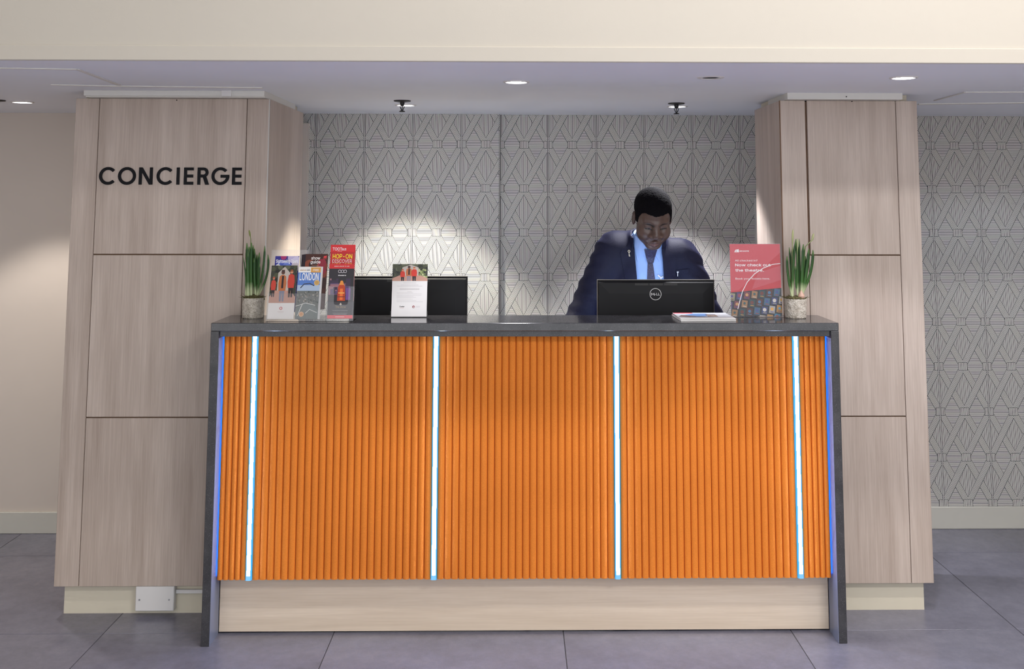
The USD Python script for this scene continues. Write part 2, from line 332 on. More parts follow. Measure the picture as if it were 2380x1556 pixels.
colR = column('right wood-clad column behind the potted plant and red poster', xa2, xb2, bkR, -1, at(1871, 232, CY)[0], at(2081, 232, CY)[0], zt, zbm, True)
# white boxed heads between cladding and ceiling
FY = 0.225
def head(t, x0, x1, back, z0, step):
    part(t, 'column_head', bx(x0, x1, FY, back, z0, CEIL), 'white_paint')
    if step: part(t, 'head_fascia', bx(x0-0.004, x1+0.0008, FY-0.012, FY+0.02, CEIL-step, CEIL, 0.001), 'white_paint')
hx0, hx1 = at(200, 208, FY)[0], at(616, 208, FY)[0]
head(colL, hx0, hx1, 0.80, zt+0.001, 0.022)
part(colL, 'cable_box', bx(at(518, 215, FY)[0], at(541, 215, FY)[0], FY-0.022, FY+0.01, zt+0.003, CEIL, 0.001), 'white_plastic')
head(colR, at(1830, 210, FY)[0], at(2097, 210, FY)[0], 0.55, zt+0.001, 0)
for t, px_, py_ in ((colL, 411, 233), (colR, 1980, 236), (colR, 1967, 225)):
    p = at(px_, py_, CY if t == colL or py_ > 230 else FY); part(t, 'screw_hole', rot(cyl(0.0022, 0, 0.003, n=10), 90, (1,0,0)).apply_translation((p[0], p[1]+0.001, p[2])), 'black_void')
# slim return of wall beside each column
part(wb, 'wall_return', bx(-1.30, at(714, 400, 1.25)[0], 1.245, 1.32, 0, CEIL-0.052), 'beige_wall')
part(wb, 'wall_return', bx(at(1764, 600, 1.25)[0], 1.60, 1.245, 1.34, 0, 1.62), 'white_paint')

# ---------------------------------------------------------------- black raised lettering
def arc(cx, cy, ro, ri, a0, a1, n=40):
    th = np.radians(np.linspace(a0, a1, n)); return Polygon([(cx+ro*math.cos(t), cy+ro*math.sin(t)) for t in th] + [(cx+ri*math.cos(t), cy+ri*math.sin(t)) for t in th[::-1]])
def letter(c, H, S):
    """geometric capitals: H cap height, S stroke; returns polygon and advance width"""
    Rr = H/2*1.03
    if c == 'O': return arc(Rr, H/2, Rr, Rr-S, 0, 360, 72).buffer(0), 2*Rr
    if c == 'C': return arc(Rr, H/2, Rr, Rr-S, 42, 318, 60), 2*Rr*0.93
    if c == 'G': return arc(Rr, H/2, Rr, Rr-S, 42, 360, 64).union(rect(Rr*1.02, H/2-S*0.55, 2*Rr, H/2+S*0.45)).difference(rect(Rr*1.0, H/2+S*0.45, 2.2*Rr, H/2+0.18*H)), 2*Rr
    if c == 'N': return rect(0, 0, S, H).union(rect(0.79*H-S, 0, 0.79*H, H)).union(Polygon([(0, H), (S*1.15, H), (0.79*H, 0), (0.79*H-S*1.15, 0)])), 0.79*H
    if c == 'I': return rect(0, 0, S, H), S
    if c == 'E': return rect(0, 0, S, H).union(rect(0, 0, 0.55*H, S)).union(rect(0, H-S, 0.55*H, H)).union(rect(0, H/2-S/2, 0.53*H, H/2+S/2)), 0.55*H
    if c == 'R':
        r = 0.29*H; bowl = rect(0, H-2*r, 0.34*H, H).union(Point(0.34*H, H-r).buffer(r, 32)).difference(rect(S, H-2*r+S, 0.34*H, H-S).union(Point(0.34*H, H-r).buffer(r-S, 32)).difference(rect(-1, 0, S, H)))
        return rect(0, 0, S, H).union(bowl).union(Polygon([(0.28*H, H-2*r+S*0.6), (0.28*H+S*1.25, H-2*r+S*0.6), (0.68*H, 0), (0.68*H-S*1.28, 0)])), 0.66*H
pL, pR_ = at(231, 430, CY), at(563, 430, CY); zc0, zc1 = at(400, 429.5, CY)[2], at(400, 389.5, CY)[2]
H = zc1-zc0; S = H*0.168; starts = (231, 275, 323.5, 364.5, 411, 428, 459.5, 492, 540)
sg = thing('concierge_sign', 'black raised capital letters on the left wooden column', 'sign')
for c, sx_ in zip('CONCIERGE', starts):
    poly, w = letter(c, H, S); x = at(sx_, 410, CY)[0]
    part(sg, 'letter', up_xz(mv(extr(poly, 0.004), x, zc0, 0.0), CY-0.0005), 'sign_black')

# ---------------------------------------------------------------- socket box and trunking on the left plinth
PYF = CY+0.036
a, b = at(316, 1368, PYF-0.03), at(404, 1421, PYF-0.03)
t = thing('junction_box', 'white cable junction box on the left column plinth', 'junction box')
part(t, 'cover', bx(a[0], b[0], PYF-0.034, PYF-0.001, b[2], zbm-0.0005, 0.003), 'white_plastic')
for px_ in (324, 393):
    p = at(px_, 1395, PYF-0.034); part(t, 'screw', rot(cyl(0.0035, 0, 0.0015, n=14), 90, (1,0,0)).apply_translation((p[0], PYF-0.0338, p[2])), 'steel')
c_, d_ = at(404, 1371, PYF-0.012), at(520, 1380, PYF-0.012)
obj('cable_trunking', bx(b[0]+0.0005, d_[0], PYF-0.014, PYF-0.0005, d_[2], c_[2]-0.001, 0.001), 'white_plastic', 'slim white cable trunking running from the junction box to the desk', 'cable trunking')

# ---------------------------------------------------------------- the desk
DX0, DX1, DH, TH = -1.135, 1.211, 1.150, 0.030
dk = thing('reception_desk', 'concierge desk with orange fluted front, dark stone frame and lit strips', 'desk')
part(dk, 'countertop', bx(DX0, DX1, 0, 0.267, DH-TH, DH, 0.0018), 'stone_top')
part(dk, 'side_panel', bx(DX0, DX0+TH, 0, 0.255, 0, DH-TH, 0.0012), 'stone')
part(dk, 'side_panel', bx(DX1-TH, DX1, 0, 0.255, 0, DH-TH, 0.0012), 'stone')
part(dk, 'top_rail', bx(DX0+TH+0.001, DX1-TH-0.001, 0.012, 0.06, 1.099, DH-TH-0.0005), 'stone')
part(dk, 'back_panel', bx(DX0+TH+0.001, DX1-TH-0.001, 0.150, 0.166, 0.03, DH-TH-0.001), 'black_void')
part(dk, 'plinth', bx(DX0+TH+0.003, DX1-TH-0.003, 0.112, 0.130, 0.007, 0.29, 0.001), 'ash_wood_flat', label='pale wood plinth under the orange front')
WX0, WX1 = COL_L[1]+0.03, COL_R[0]-0.03
part(dk, 'work_surface', bx(WX0, WX1, 0.168, 0.62, 0.735, 0.765, 0.002), 'ash_wood_flat')
for x in (WX0, (WX0+WX1)/2, WX1-0.02): part(dk, 'support', bx(x, x+0.02, 0.168, 0.60, 0.0, 0.734), 'ash_wood')
SZ0, SZ1, SY = 0.2122, 1.0983, 0.050
fp0, fp1 = at(520, 780, SY)[0], at(1919, 780, SY)[0]
fpath = part(dk, 'front_panel', bx(fp0+0.002, fp1-0.002, SY+0.0125, SY+0.035, SZ0+0.002, SZ1), 'orange_back', label='fluted orange front panel')
STR = (-0.9825, -0.3015, 0.3804, 1.0606); GAP = 0.0215
def slat(x0, x1):
    n = 12; w = x1-x0; c = (x0+x1)/2; g = 0.0007
    th = np.linspace(PI, 0, n+1); pr = [(c+(w/2-g)*math.cos(q), SY+0.0110-0.0085*math.sin(q)) for q in th]
    pr = [(pr[0][0], SY+0.0135)] + pr + [(pr[-1][0], SY+0.0135)]
    return mv(extr(Polygon(pr), SZ1-SZ0), 0, 0, SZ0)
bays = [(fp0, STR[0]-GAP/2, 5)] + [(STR[k]+GAP/2, STR[k+1]-GAP/2, 25) for k in range(3)] + [(STR[3]+GAP/2, fp1, 5)]
for xa_, xb_, n in bays:
    w = (xb_-xa_)/n
    for k in range(n): part(fpath, 'slat', slat(xa_+w*k, xa_+w*(k+1)), 'orange_slat', smooth=40)
for x in STR:
    s = part(dk, 'light_strip', bx(x-GAP/2+0.0004, x+GAP/2-0.0004, SY+0.0005, SY+0.012, SZ0-0.001, SZ1), 'led_edge', label='blue-white glowing strip light')
    prof = Polygon([(x-0.0073, SY+0.0004)] + [(x-0.0073*math.cos(q), SY+0.0004-0.0062*math.sin(q)) for q in np.linspace(0.15, PI-0.15, 9)] + [(x+0.0073, SY+0.0004)])
    part(s, 'diffuser', mv(extr(prof, SZ1-SZ0-0.016), 0, 0, SZ0+0.016), 'led_white', smooth=40)
    for sgn in (-1, 1):
        part(s, 'edge', bx(*sorted((x+sgn*0.0074, x+sgn*0.0099)), SY-0.0022, SY+0.0004, SZ0+0.016, SZ1), 'led_edge')
    part(s, 'end_cap', bx(x-0.0080, x+0.0080, SY-0.0036, SY+0.0004, SZ0-0.001, SZ0+0.0155, 0.001), 'led_cap')
for sgn, xu, xe in ((1, DX0+TH, fp0), (-1, DX1-TH, fp1)):
    part(dk, 'inner_lining', bx(*sorted((xu+sgn*0.0002, xu+sgn*0.0016)), 0.0015, 0.1105, 0.0, 1.094), 'lining', label='pale lining on the inside of the stone frame')
    part(dk, 'edge_light', bx(*sorted((xe+sgn*0.0002, xe+sgn*0.0018)), SY+0.0138, SY+0.0345, SZ0+0.01, SZ1-0.004), 'led_blue', label='hidden blue light along the edge of the orange front')

# ---------------------------------------------------------------- ceiling fittings
dl_labels = ['round recessed downlight in the ceiling above the middle of the desk', 'round recessed downlight in the ceiling in front of the right column', 'round recessed downlight by the plain beige wall',
             'round recessed downlight behind the left sprinkler near the wallpaper', 'round recessed downlight behind the sprinkler above the man', 'round recessed downlight beside the far right wallpaper']
for (x, y, *_), lb in zip(DOWNLIGHTS, dl_labels):
    t = thing('downlight', lb, 'downlight', (x, y, CEIL), group='recessed downlights')
    part(t, 'trim_ring', lathe([(0.036, -0.0005), (0.040, -0.004), (0.048, -0.003), (0.050, 0.0), (0.039, 0.0), (0.037, 0.03), (0.036, 0.03)], 40), 'white_plastic', smooth=40)
    part(t, 'lens', cyl(0.036, 0.0, 0.004, n=40), 'lamp_white')
t = thing('ceiling_speaker', 'small dark round recessed fitting in the ceiling between two downlights', 'ceiling fitting', (*DETECTOR, CEIL))
part(t, 'trim_ring', lathe([(0.033, -0.0005), (0.036, -0.004), (0.046, -0.003), (0.049, 0.0), (0.035, 0.0), (0.0335, 0.03), (0.033, 0.03)], 40), 'white_plastic', smooth=40)
part(t, 'dark_reflector', lathe([(0.0, 0.028), (0.033, 0.028), (0.034, 0.0), (0.0335, 0.0), (0.0325, 0.025), (0.0, 0.026)], 40), 'black_metal')
for (px_, py_), lb in zip(((935, 234), (1572, 240), (-8, 233)), ('black ceiling sprinkler in front of the left rear downlight', 'black ceiling sprinkler above the man', 'black ceiling sprinkler cut off at the left edge')):
    p = atz(px_, py_, CEIL); t = thing('sprinkler', lb, 'sprinkler', (p[0], p[1], CEIL), group='black ceiling sprinklers')
    part(t, 'escutcheon', lathe([(0, -0.004), (0.010, -0.008), (0.036, -0.004), (0.038, 0.0), (0.038, 0.002), (0, 0.002)], 36), 'black_metal', smooth=40)
    part(t, 'body', lathe([(0, -0.024), (0.006, -0.024), (0.0075, -0.018), (0.010, -0.016), (0.010, -0.008), (0.006, -0.006), (0, -0.006)], 20), 'black_metal', smooth=40)
    for s_ in (-1, 1): part(t, 'frame_arm', sweep([(s_*0.007, 0, -0.018), (s_*0.009, 0, -0.028), (s_*0.004, 0, -0.040), (0, 0, -0.044)], 0.0019, 8), 'black_metal', smooth=True)
    part(t, 'bulb', sweep([(0, 0, -0.024), (0, 0, -0.042)], 0.0019, 8), 'black_metal', smooth=True)
    part(t, 'deflector', lathe([(0, -0.0475), (0.009, -0.0465), (0.0135, -0.049), (0.0135, -0.0475), (0.009, -0.0445), (0, -0.0445)], 24), 'black_metal')

# ================================================================ THINGS ON THE DESK
def acrylic(name, haze):
    g = Graph(); f = g.m('multiply', g.add('fresnel', 'fac', IOR=1.45), g.m('subtract', 1.0, g.add('geometry', 'backfacing'))); tr = g.add('transparent_bsdf', 'BSDF', color=(0.97,0.975,0.98)); gl = g.add('glossy_bsdf', 'BSDF', color=(1,1,1), roughness=0.04)
    df = g.add('diffuse_bsdf', 'BSDF', color=(0.75,0.75,0.76)); base = g.add('mix_closure', 'closure', fac=haze, closure1=tr, closure2=df)
    M[name] = g.done(name, g.add('mix_closure', 'closure', fac=f, closure1=base, closure2=gl))
acrylic('acrylic', 0.0); acrylic('acrylic_worn', 0.085)
def tint_mat(name, **k):
    g = Graph(); a = g.add('attribute', 'color', attribute='tint'); M[name] = g.done(name, g.bsdf(base_color=a, **k))
tint_mat('print', roughness=0.42, specular_ior_level=0.4)
plain('paper', srgb(232, 230, 228), 0.6); plain('paper_edge', srgb(214, 212, 206), 0.8)
plain('monitor_black', (0.0050, 0.0050, 0.0066), 0.55, specular_ior_level=0.3); plain('monitor_bezel', (0.30, 0.28, 0.25), 0.35, 0.6); plain('vent_grey', (0.045, 0.044, 0.044), 0.5); plain('logo_silver', (0.62, 0.62, 0.62), 0.35)
glow('screen', (0.55, 0.70, 1.0), SCREEN)

_tx = {}
def text(s, x, y, h, col, bold=False, width=None, lift=0):
    """lettering as a flat print item; x, y = the left end of its baseline; width stretches it"""
    k = (s, bold)
    if k not in _tx: _tx[k] = meshkit.text_mesh(s, 1.0, 0.0005, bold)
    m = _tx[k].copy(); v = np.array(m.vertices); v -= [v[:,0].min(), 0, 0]; sx_ = h if width is None else width/v[:,0].max()
    keep = np.array(m.face_normals)[:,2] > 0.5
    return (trimesh.Trimesh(v*[sx_, h, 0]+[x, y, 0], np.array(m.faces)[keep], process=False), col, lift)
def shape(poly, col, lift=0): return (poly, col, lift)
def prints(parent, name, items, y=0.0, flat=False, label=None):
    """flat printed shapes, each colour a hair above the one before it; on the face y (facing -y), or lying face up at height y when flat"""
    V, F, C = [], [], []; n = 0; covered = Polygon(); flatd = []
    for g_, col, lift in reversed(items):            # one flat sheet of print: what a later colour covers is cut from the earlier ones
        if not isinstance(g_, trimesh.Trimesh) and not lift:
            vis = g_.buffer(0).difference(covered); covered = covered.union(g_.buffer(0)); g_ = vis
        flatd.append((g_, col, lift))
    for g_, col, lift in reversed(flatd):
        d = 0.0001+lift
        if isinstance(g_, trimesh.Trimesh): v, f = np.array(g_.vertices)[:, :2], np.array(g_.faces); d += 0.0002
        else:
            v, f = [], []; k = 0
            for q in getattr(g_, 'geoms', [g_]):
                if q.is_empty or q.geom_type != 'Polygon' or q.area <= 1e-10: continue
                a, b = trimesh.creation.triangulate_polygon(q, engine='earcut'); v.append(a); f.append(b+k); k += len(a)
            if not v: continue
            v, f = np.vstack(v), np.vstack(f)
        V.append(np.stack([v[:,0], v[:,1], np.full(len(v), y+d)], 1) if flat else np.stack([v[:,0], np.full(len(v), y-d), v[:,1]], 1)); F.append(f+n); n += len(v); C.append(np.tile(np.array(col), (len(v), 1)))
    return part(parent, name, trimesh.Trimesh(np.vstack(V), np.vstack(F), process=False), 'print', colors=np.vstack(C), label=label)
c8 = srgb
def walkers(w, y0, y1, wide=False):
    """the printed photograph of three people in coral red walking on a path"""
    h = y1-y0; X = lambda u: u*w; Y = lambda v: y0+v*h; it = [shape(rect(0, y0, w, y1), c8(60,62,52))]
    r = np.random.default_rng(5)
    for k in range(46):
        u, v = r.random(), .35+.65*r.random(); s = (.04+.06*r.random())*w; q = Point(X(u), Y(v)).buffer(s, 5).intersection(rect(0, y0, w, y1)); it.append(shape(q, [c8(48,52,40), c8(78,82,60), c8(96,100,78), c8(38,40,34)][k % 4]))
    if wide:
        for k in range(40):
            u, v = .70+.30*r.random(), .12+.55*r.random(); it.append(shape(Point(X(u), Y(v)).buffer(.028*w, 4).intersection(rect(0, y0, w, y1)), [c8(150,160,104), c8(110,124,76), c8(186,190,140)][k % 3]))
    it.append(shape(Polygon([(X(.28),Y(.30)),(X(.28),Y(.80)),(X(.52),Y(.97)),(X(.74),Y(.80)),(X(.74),Y(.30))]), c8(196,186,176)))
    it.append(shape(Polygon([(0,y0),(w,y0),(w,Y(.16)),(X(.8),Y(.33)),(X(.2),Y(.33)),(0,Y(.16))]), c8(196,150,132)))
    def fig(u, v0, s, coat, legs_, skin, hat=None, inner=None):
        P = lambda a, b: (X(u)+a*s*w, Y(v0)+b*s*w*(1.0 if not wide else .62))
        it.append(shape(Polygon([P(-.10,0),P(-.02,0),P(.0,.45),P(.03,0),P(.11,0),P(.13,.62),P(-.13,.62)]), legs_))
        it.append(shape(Polygon([P(-.16,.50),P(.16,.50),P(.19,.85),P(.15,1.18),P(.05,1.25),P(-.05,1.25),P(-.15,1.18),P(-.19,.85)]), coat))
        if inner: it.append(shape(Polygon([P(-.04,.62),P(.05,.62),P(.05,1.2),P(-.04,1.2)]), inner))
        it.append(shape(Point(P(0,1.36)).buffer(.085*s*w, 8), skin))
        if hat: it.append(shape(Polygon([P(-.08,1.38),P(.08,1.38),P(.07,1.49),P(-.07,1.49)]), hat))
    if wide:
        fig(.29, .0, .36, c8(214,62,48), c8(44,36,40), c8(214,150,110), c8(200,80,60)); fig(.47, .0, .46, c8(192,110,66), c8(150,140,150), c8(96,60,48), c8(60,40,38), c8(40,24,28)); fig(.62, .0, .43, c8(214,58,46), c8(40,36,44), c8(224,160,126), c8(190,110,70))
    else:
        fig(.13, .16, .52, c8(206,70,54), c8(58,48,50), c8(206,140,104), c8(196,84,64)); fig(.47, .04, .82, c8(190,112,66), c8(132,134,150), c8(92,58,46), c8(72,50,46), c8(44,28,34)); fig(.80, .15, .72, c8(202,66,52), c8(40,34,36), c8(214,150,116), c8(150,84,50))
    fr = rect(0, y0, w, y1)
    return [(g_.intersection(fr) if not isinstance(g_, trimesh.Trimesh) else g_, c, l) for g_, c, l in it]

LEAN = 15.0
def placed(x, y, z, lean, b, u=0.0):
    """a point b back and u up in the tilted frame of a holder standing at x, y, z"""
    t = math.radians(lean); return (x, y+u*math.sin(t)+b*math.cos(t), z+u*math.cos(t)-b*math.sin(t))
def leaflet(name, label, category, loc, w, h, th, items, group=None, lean=LEAN, pages=1):
    t = thing(name, label, category, loc, rotx=-lean, group=group)
    for k in range(pages): part(t, 'pages', bx(k*.0022, w+k*.0022*(pages > 1), k*(th/pages)+.00005, (k+1)*(th/pages)-.0002, 0, h+k*.0006), 'paper')
    prints(t, 'cover_print', items); return t
def booklet_text_lines(x, y, w, n, dy, col, h=.0011, seed=1, center=None):
    r = np.random.default_rng(seed); out = []
    for k in range(n):
        L = w*(.55+.45*r.random()); xx = (center-L/2) if center is not None else x; out.append(shape(rect(xx, y-k*dy, xx+L, y-k*dy+h), col))
    return out
# --- holder 1 : two-pocket clear stand
bz = DH
def base_pt(px, py): return atz(px, py, DH)
h1 = base_pt(616, 749.0); HX, HY = h1[0], h1[1]; W1 = at(756, 748, HY)[0]-HX
t = thing('brochure_holder', 'clear acrylic two-pocket leaflet holder beside the left potted plant', 'leaflet holder', (HX, HY, DH))
tl = math.radians(LEAN)
def lean_box(x0, x1, b0, b1, u0, u1, bev=.0006):
    m = rot(bx(x0, x1, b0, b1, u0, u1, bev), -LEAN, (1,0,0)); return m
UB = .012; OFF = .003       # leaflets stand UB above the counter
part(t, 'base', bx(0, W1, 0.001, 0.095, 0.0, 0.0025, .0005), 'acrylic')
part(t, 'back_plate', mv(lean_box(-.006, W1*.60, .036, .0385, 0.0, .270), 0, 0, .013), 'acrylic_worn')
part(t, 'front_plate', mv(lean_box(0.0, W1*.53, -.0022, 0.0, 0.0, .104), 0, .002, .003), 'acrylic_worn')
part(t, 'front_plate', mv(lean_box(W1*.53+.001, W1, -.0022, 0.0, 0.0, .104), 0, .002, .003), 'acrylic_worn')
for xx in (0.0, W1*.53, W1-.002): part(t, 'side_wall', mv(lean_box(xx, xx+.002, .0002, .0350, 0.0, .104), 0, .002, .011), 'acrylic')
def at_lean(px, w_=None): return at(px, 740, HY)[0]
# leaflets: red-coat card in front, sightseeing behind it
wA = .0985; xA = HX+.0065
L0 = lambda b, u: placed(0, HY+.002, DH+.011, LEAN, b, u)[1:]
leaflet('leaflet', 'leaflet with a photo of three people walking, front of the left pocket', 'leaflet', (xA, *L0(.0012, 0)), wA, .203, .003,
        walkers(wA, .060, .203) + [shape(rect(0, 0, wA, .060), c8(236,232,228)), shape(Point(wA*.49, .040).buffer(.0058).difference(Point(wA*.49, .040).buffer(.0033)), c8(206,92,92)), shape(rect(wA*.37, .0265, wA*.61, .028), c8(214,196,192)), shape(rect(wA*.41, .0235, wA*.57, .0245), c8(220,206,202))], 'leaflets in the two-pocket holder')
wB = .092; r_ = np.random.default_rng(3)
leaflet('leaflet', 'blue and purple sightseeing leaflet standing behind the red-coat leaflet', 'leaflet', (xA+.008, *L0(.014, .028)), wB, .214, .003,
        [shape(rect(0,0,wB,.214), c8(52,50,140))] + [shape(Point(wB*a, .214*b).buffer(.016*c, 6).intersection(rect(0,0,wB,.214)), col) for a, b, c, col in ((.75,.97,1.3,c8(196,186,222)),(.9,.9,1.2,c8(214,206,232)),(.3,.84,1.2,c8(78,96,190)),(.52,.82,1.0,c8(110,130,210)),(.86,.80,1.1,c8(206,196,206)),(.35,.985,.7,c8(170,50,110)))] +
        [text('Sightseeing Tours', wB*.04, .188, .0125, c8(248,248,250), True, wB*.92), shape(Point(wB*.14, .172).buffer(.0105), c8(240,240,236)), shape(Polygon([(wB*.09,.172),(wB*.14,.178),(wB*.19,.172),(wB*.14,.169)]), c8(70,70,74))], 'leaflets in the two-pocket holder')
xC = HX+W1*.53-.0095; wC = .0850; hC = .198
lond = [shape(rect(0,0,wC,hC), c8(92,132,206)), shape(rect(0,hC-.022,wC,hC), c8(246,244,240)), shape(rect(wC*.56,hC-.022,wC,hC-.002), c8(224,164,84)), text('what\u2019s on', wC*.08, hC-.0155, .006, c8(196,150,90), True, wC*.26), text('GUIDE', wC*.37, hC-.0155, .0055, c8(70,74,86), True, wC*.15), text('FREE', wC*.66, hC-.0165, .0075, c8(248,242,232), True, wC*.25),
        shape(rect(0,.096,wC,.128), c8(176,196,222)), shape(rect(0,0,wC,.106), c8(112,116,112))]
for k in range(60):
    a, b = r_.random(), r_.random(); lond.append(shape(rect(wC*a*.92, .052+.052*b, wC*(a*.92+.02+.07*r_.random()), .052+.052*b+.002+.005*r_.random()), [c8(150,146,138), c8(84,88,84), c8(176,168,156), c8(104,96,86), c8(66,76,70)][k % 5]))
lond += [shape(Polygon([(wC*.0,.040),(wC*.42,.062),(wC*.80,.056),(wC,.030),(wC,0),(0,0)]), c8(126,134,132)), shape(LineString([(wC*.0,.048),(wC*.42,.060),(wC*.85,.052)]).buffer(.0011), c8(226,226,222)), shape(LineString([(wC*.16,.026),(wC*.30,.058)]).buffer(.0010), c8(228,226,220)), shape(LineString([(wC*.10,.012),(wC*.28,.056)]).buffer(.0010), c8(228,226,220)), shape(LineString([(wC*.45,.022),(wC*.62,.036),(wC*.95,.024)]).buffer(.0012), c8(210,212,208)),
         shape(LineString([(wC*.16,.118),(wC*.30,.132),(wC*.55,.134),(wC*.74,.126)]).buffer(.0018), c8(64,70,86)), shape(Point(wC*.27,.018).buffer(.0095), c8(226,186,150)), shape(Point(wC*.27,.018).buffer(.0060), c8(214,160,120)),
         text('LONDON', wC*.07, .147, .0265, c8(250,250,250), True, wC*.86), shape(Point(wC*.86,.137).buffer(.0105), c8(222,186,120)), shape(Point(wC*.86,.137).buffer(.0075), c8(206,164,98))]
leaflet('booklet', 'blue london city guide booklet, front of the right pocket', 'booklet', (xC, *L0(.0012, 0)), wC, hC, .010, lond, 'booklets in the two-pocket holder', pages=4)
wD = .086; hD = .212
show = [shape(rect(0,0,wD,hD), c8(74,40,32))] + [shape(Point(wD*(.2+.7*r_.random()), hD*(.45+.4*r_.random())).buffer(.010+.012*r_.random(), 6).intersection(rect(0,0,wD,hD)), [c8(110,52,36), c8(58,32,30), c8(134,66,44), c8(150,44,60)][k % 4]) for k in range(22)] + [
        text('show', wD*.26, hD-.0215, .0115, c8(246,240,236), True, wD*.40), text('guide', wD*.24, hD-.0365, .0115, c8(246,240,236), True, wD*.44), shape(Polygon([(wD*.80,hD-.016),(wD*.82,hD-.008),(wD*.95,hD-.006),(wD*.94,hD-.016)]), c8(226,70,72)), shape(rect(wD*.80,hD-.020,wD*.95,hD-.0185), c8(226,90,90)), shape(rect(wD*.30,hD-.044,wD*.62,hD-.0425), c8(210,150,120)), shape(rect(0,hD*.25,wD*.9,hD*.78-.002).intersection(rect(0,hD-.048,wD*.55,hD-.046)), c8(190,74,60))]
for k in range(4):
    lb = 'dark brown theatre show guide booklet, foremost behind the london guide' if k == 3 else ('dark purple show guide booklet farthest back in its stack', 'second hindmost dark show guide booklet in its stack', 'dark show guide booklet directly behind the foremost show guide')[k]
    leaflet('booklet', lb, 'booklet', (xC+.002+.0062*k, *L0(.0330-.0065*k, .040-.0006*k)), wD, hD, .0058, show if k == 3 else [shape(rect(0,0,wD,hD), [c8(40,26,40), c8(52,34,40), c8(34,28,44)][k])], 'show guide booklets')
# --- holder 2 : single-pocket stand with a U-shaped cut in its front
h2 = base_pt(759, 748.5); GX, GY = h2[0]-.003, h2[1]; LEAN2 = 8.0; W2 = at(821, 748, GY)[0]-GX
lean_box2 = lambda x0, x1, b0, b1, u0, u1: rot(bx(x0, x1, b0, b1, u0, u1, .0006), -LEAN2, (1,0,0))
t = thing('brochure_holder', 'clear acrylic single leaflet holder with the red bus leaflets', 'leaflet holder', (GX, GY, DH))
part(t, 'base', bx(0, W2, 0.001, 0.085, 0.0, 0.0025, .0005), 'acrylic')
U = rect(0, 0, W2, .128).difference(rect(W2*.26, .060, W2*.78, .2).buffer(-.008).buffer(.008))
m = mv(extr(U, .0022), 0, 0, 0); v = np.array(m.vertices); m = trimesh.Trimesh(np.stack([v[:,0], -v[:,2], v[:,1]], 1), m.faces, process=False)
part(t, 'front_plate', mv(rot(m, -LEAN2, (1,0,0)), 0, .002, .003), 'acrylic_worn')
part(t, 'back_plate', mv(lean_box2(0.0, W2, .034, .036, 0.0, .232), 0, 0, .013), 'acrylic')
for xx in (0.0, W2-.002): part(t, 'side_wall', mv(lean_box2(xx, xx+.002, .0002, .0330, 0.0, .128), 0, .002, .011), 'acrylic')
M0 = lambda b, u: placed(0, GY+.002, DH+.011, LEAN2, b, u)[1:]
wE = W2-.008; hE = .205
dark = [shape(rect(0,0,wE,hE), c8(44,40,46)), shape(rect(0,hE-.018,wE,hE), c8(214,44,48)), text('BRING LONDON TO LIFE', wE*.2, hE-.0105, .0032, c8(246,220,216), True, wE*.6)]
for k in range(26): dark.append(shape(rect(wE*r_.random()*.9, .075+.06*r_.random(), wE*r_.random()*.9, .085+.07*r_.random()).intersection(rect(0,.07,wE,.15)), [c8(112,60,66), c8(60,46,70), c8(156,110,120), c8(90,70,110)][k % 4]))
lant = [shape(Polygon([(wE*.36,.066),(wE*.68,.066),(wE*.66,.118),(wE*.60,.128),(wE*.44,.128),(wE*.38,.118)]), c8(196,66,26)), shape(Polygon([(wE*.42,.126),(wE*.62,.126),(wE*.56,.142),(wE*.48,.142)]), c8(240,150,60)), shape(rect(wE*.46,.070,wE*.58,.112), c8(244,120,44)), shape(rect(wE*.40,.094,wE*.64,.098), c8(250,180,90)), shape(rect(wE*.38,.080,wE*.66,.083), c8(120,34,22)), shape(rect(wE*.70,.070,wE*.88,.114), c8(120,76,150))]
dark += lant + [shape(Point(wE*c, hE-.028).buffer(.0062).difference(Point(wE*c, hE-.028).buffer(.0042)), c8(206,200,204)) for c in (.42,.53,.64)] + [text('theatre', wE*.36, hE-.0455, .0050, c8(236,232,234), True, wE*.32), shape(rect(0,0,wE,.062), c8(70,66,70)), text('The Show', wE*.30, .040, .0085, c8(176,152,108), False, wE*.42), shape(Polygon([(wE*.46,.053),(wE*.51,.060),(wE*.56,.053),(wE*.51,.050)]), c8(206,196,180))]
dark += booklet_text_lines(0, .030, wE*.62, 1, .004, c8(176,172,170), seed=4, center=wE*.5) + booklet_text_lines(0, .020, wE*.74, 2, .004, c8(170,166,164), seed=6, center=wE*.5) + [shape(rect(0,.001,wE,.0135), c8(236,96,104)), shape(rect(wE*.32,.0055,wE*.68,.008), c8(248,200,200))]
leaflet('leaflet', 'dark theatre leaflet with a glowing orange lantern, front of the single holder', 'leaflet', (GX+.004, *M0(.0012, 0)), wE, hE, .003, dark, 'leaflets in the single holder', LEAN2)
wF = wE-.004; hF = .214
leaflet('leaflet', 'red hop-on leaflet with yellow lettering, middle of the single holder', 'leaflet', (GX+.0045, *M0(.0120, .036)), wF, hF, .003,
        [shape(rect(0,0,wF,hF), c8(196,34,40)), text('HOP-ON', wF*.09, hF-.0235, .0165, c8(252,226,40), True, wF*.82), text('DISCOVER', wF*.09, hF-.0400, .0130, c8(246,238,236), False, wF*.82), text('HOP-OFF', wF*.09, hF-.0575, .0150, c8(250,190,70), True, wF*.82)], 'leaflets in the single holder', LEAN2)
wG = wF+.004
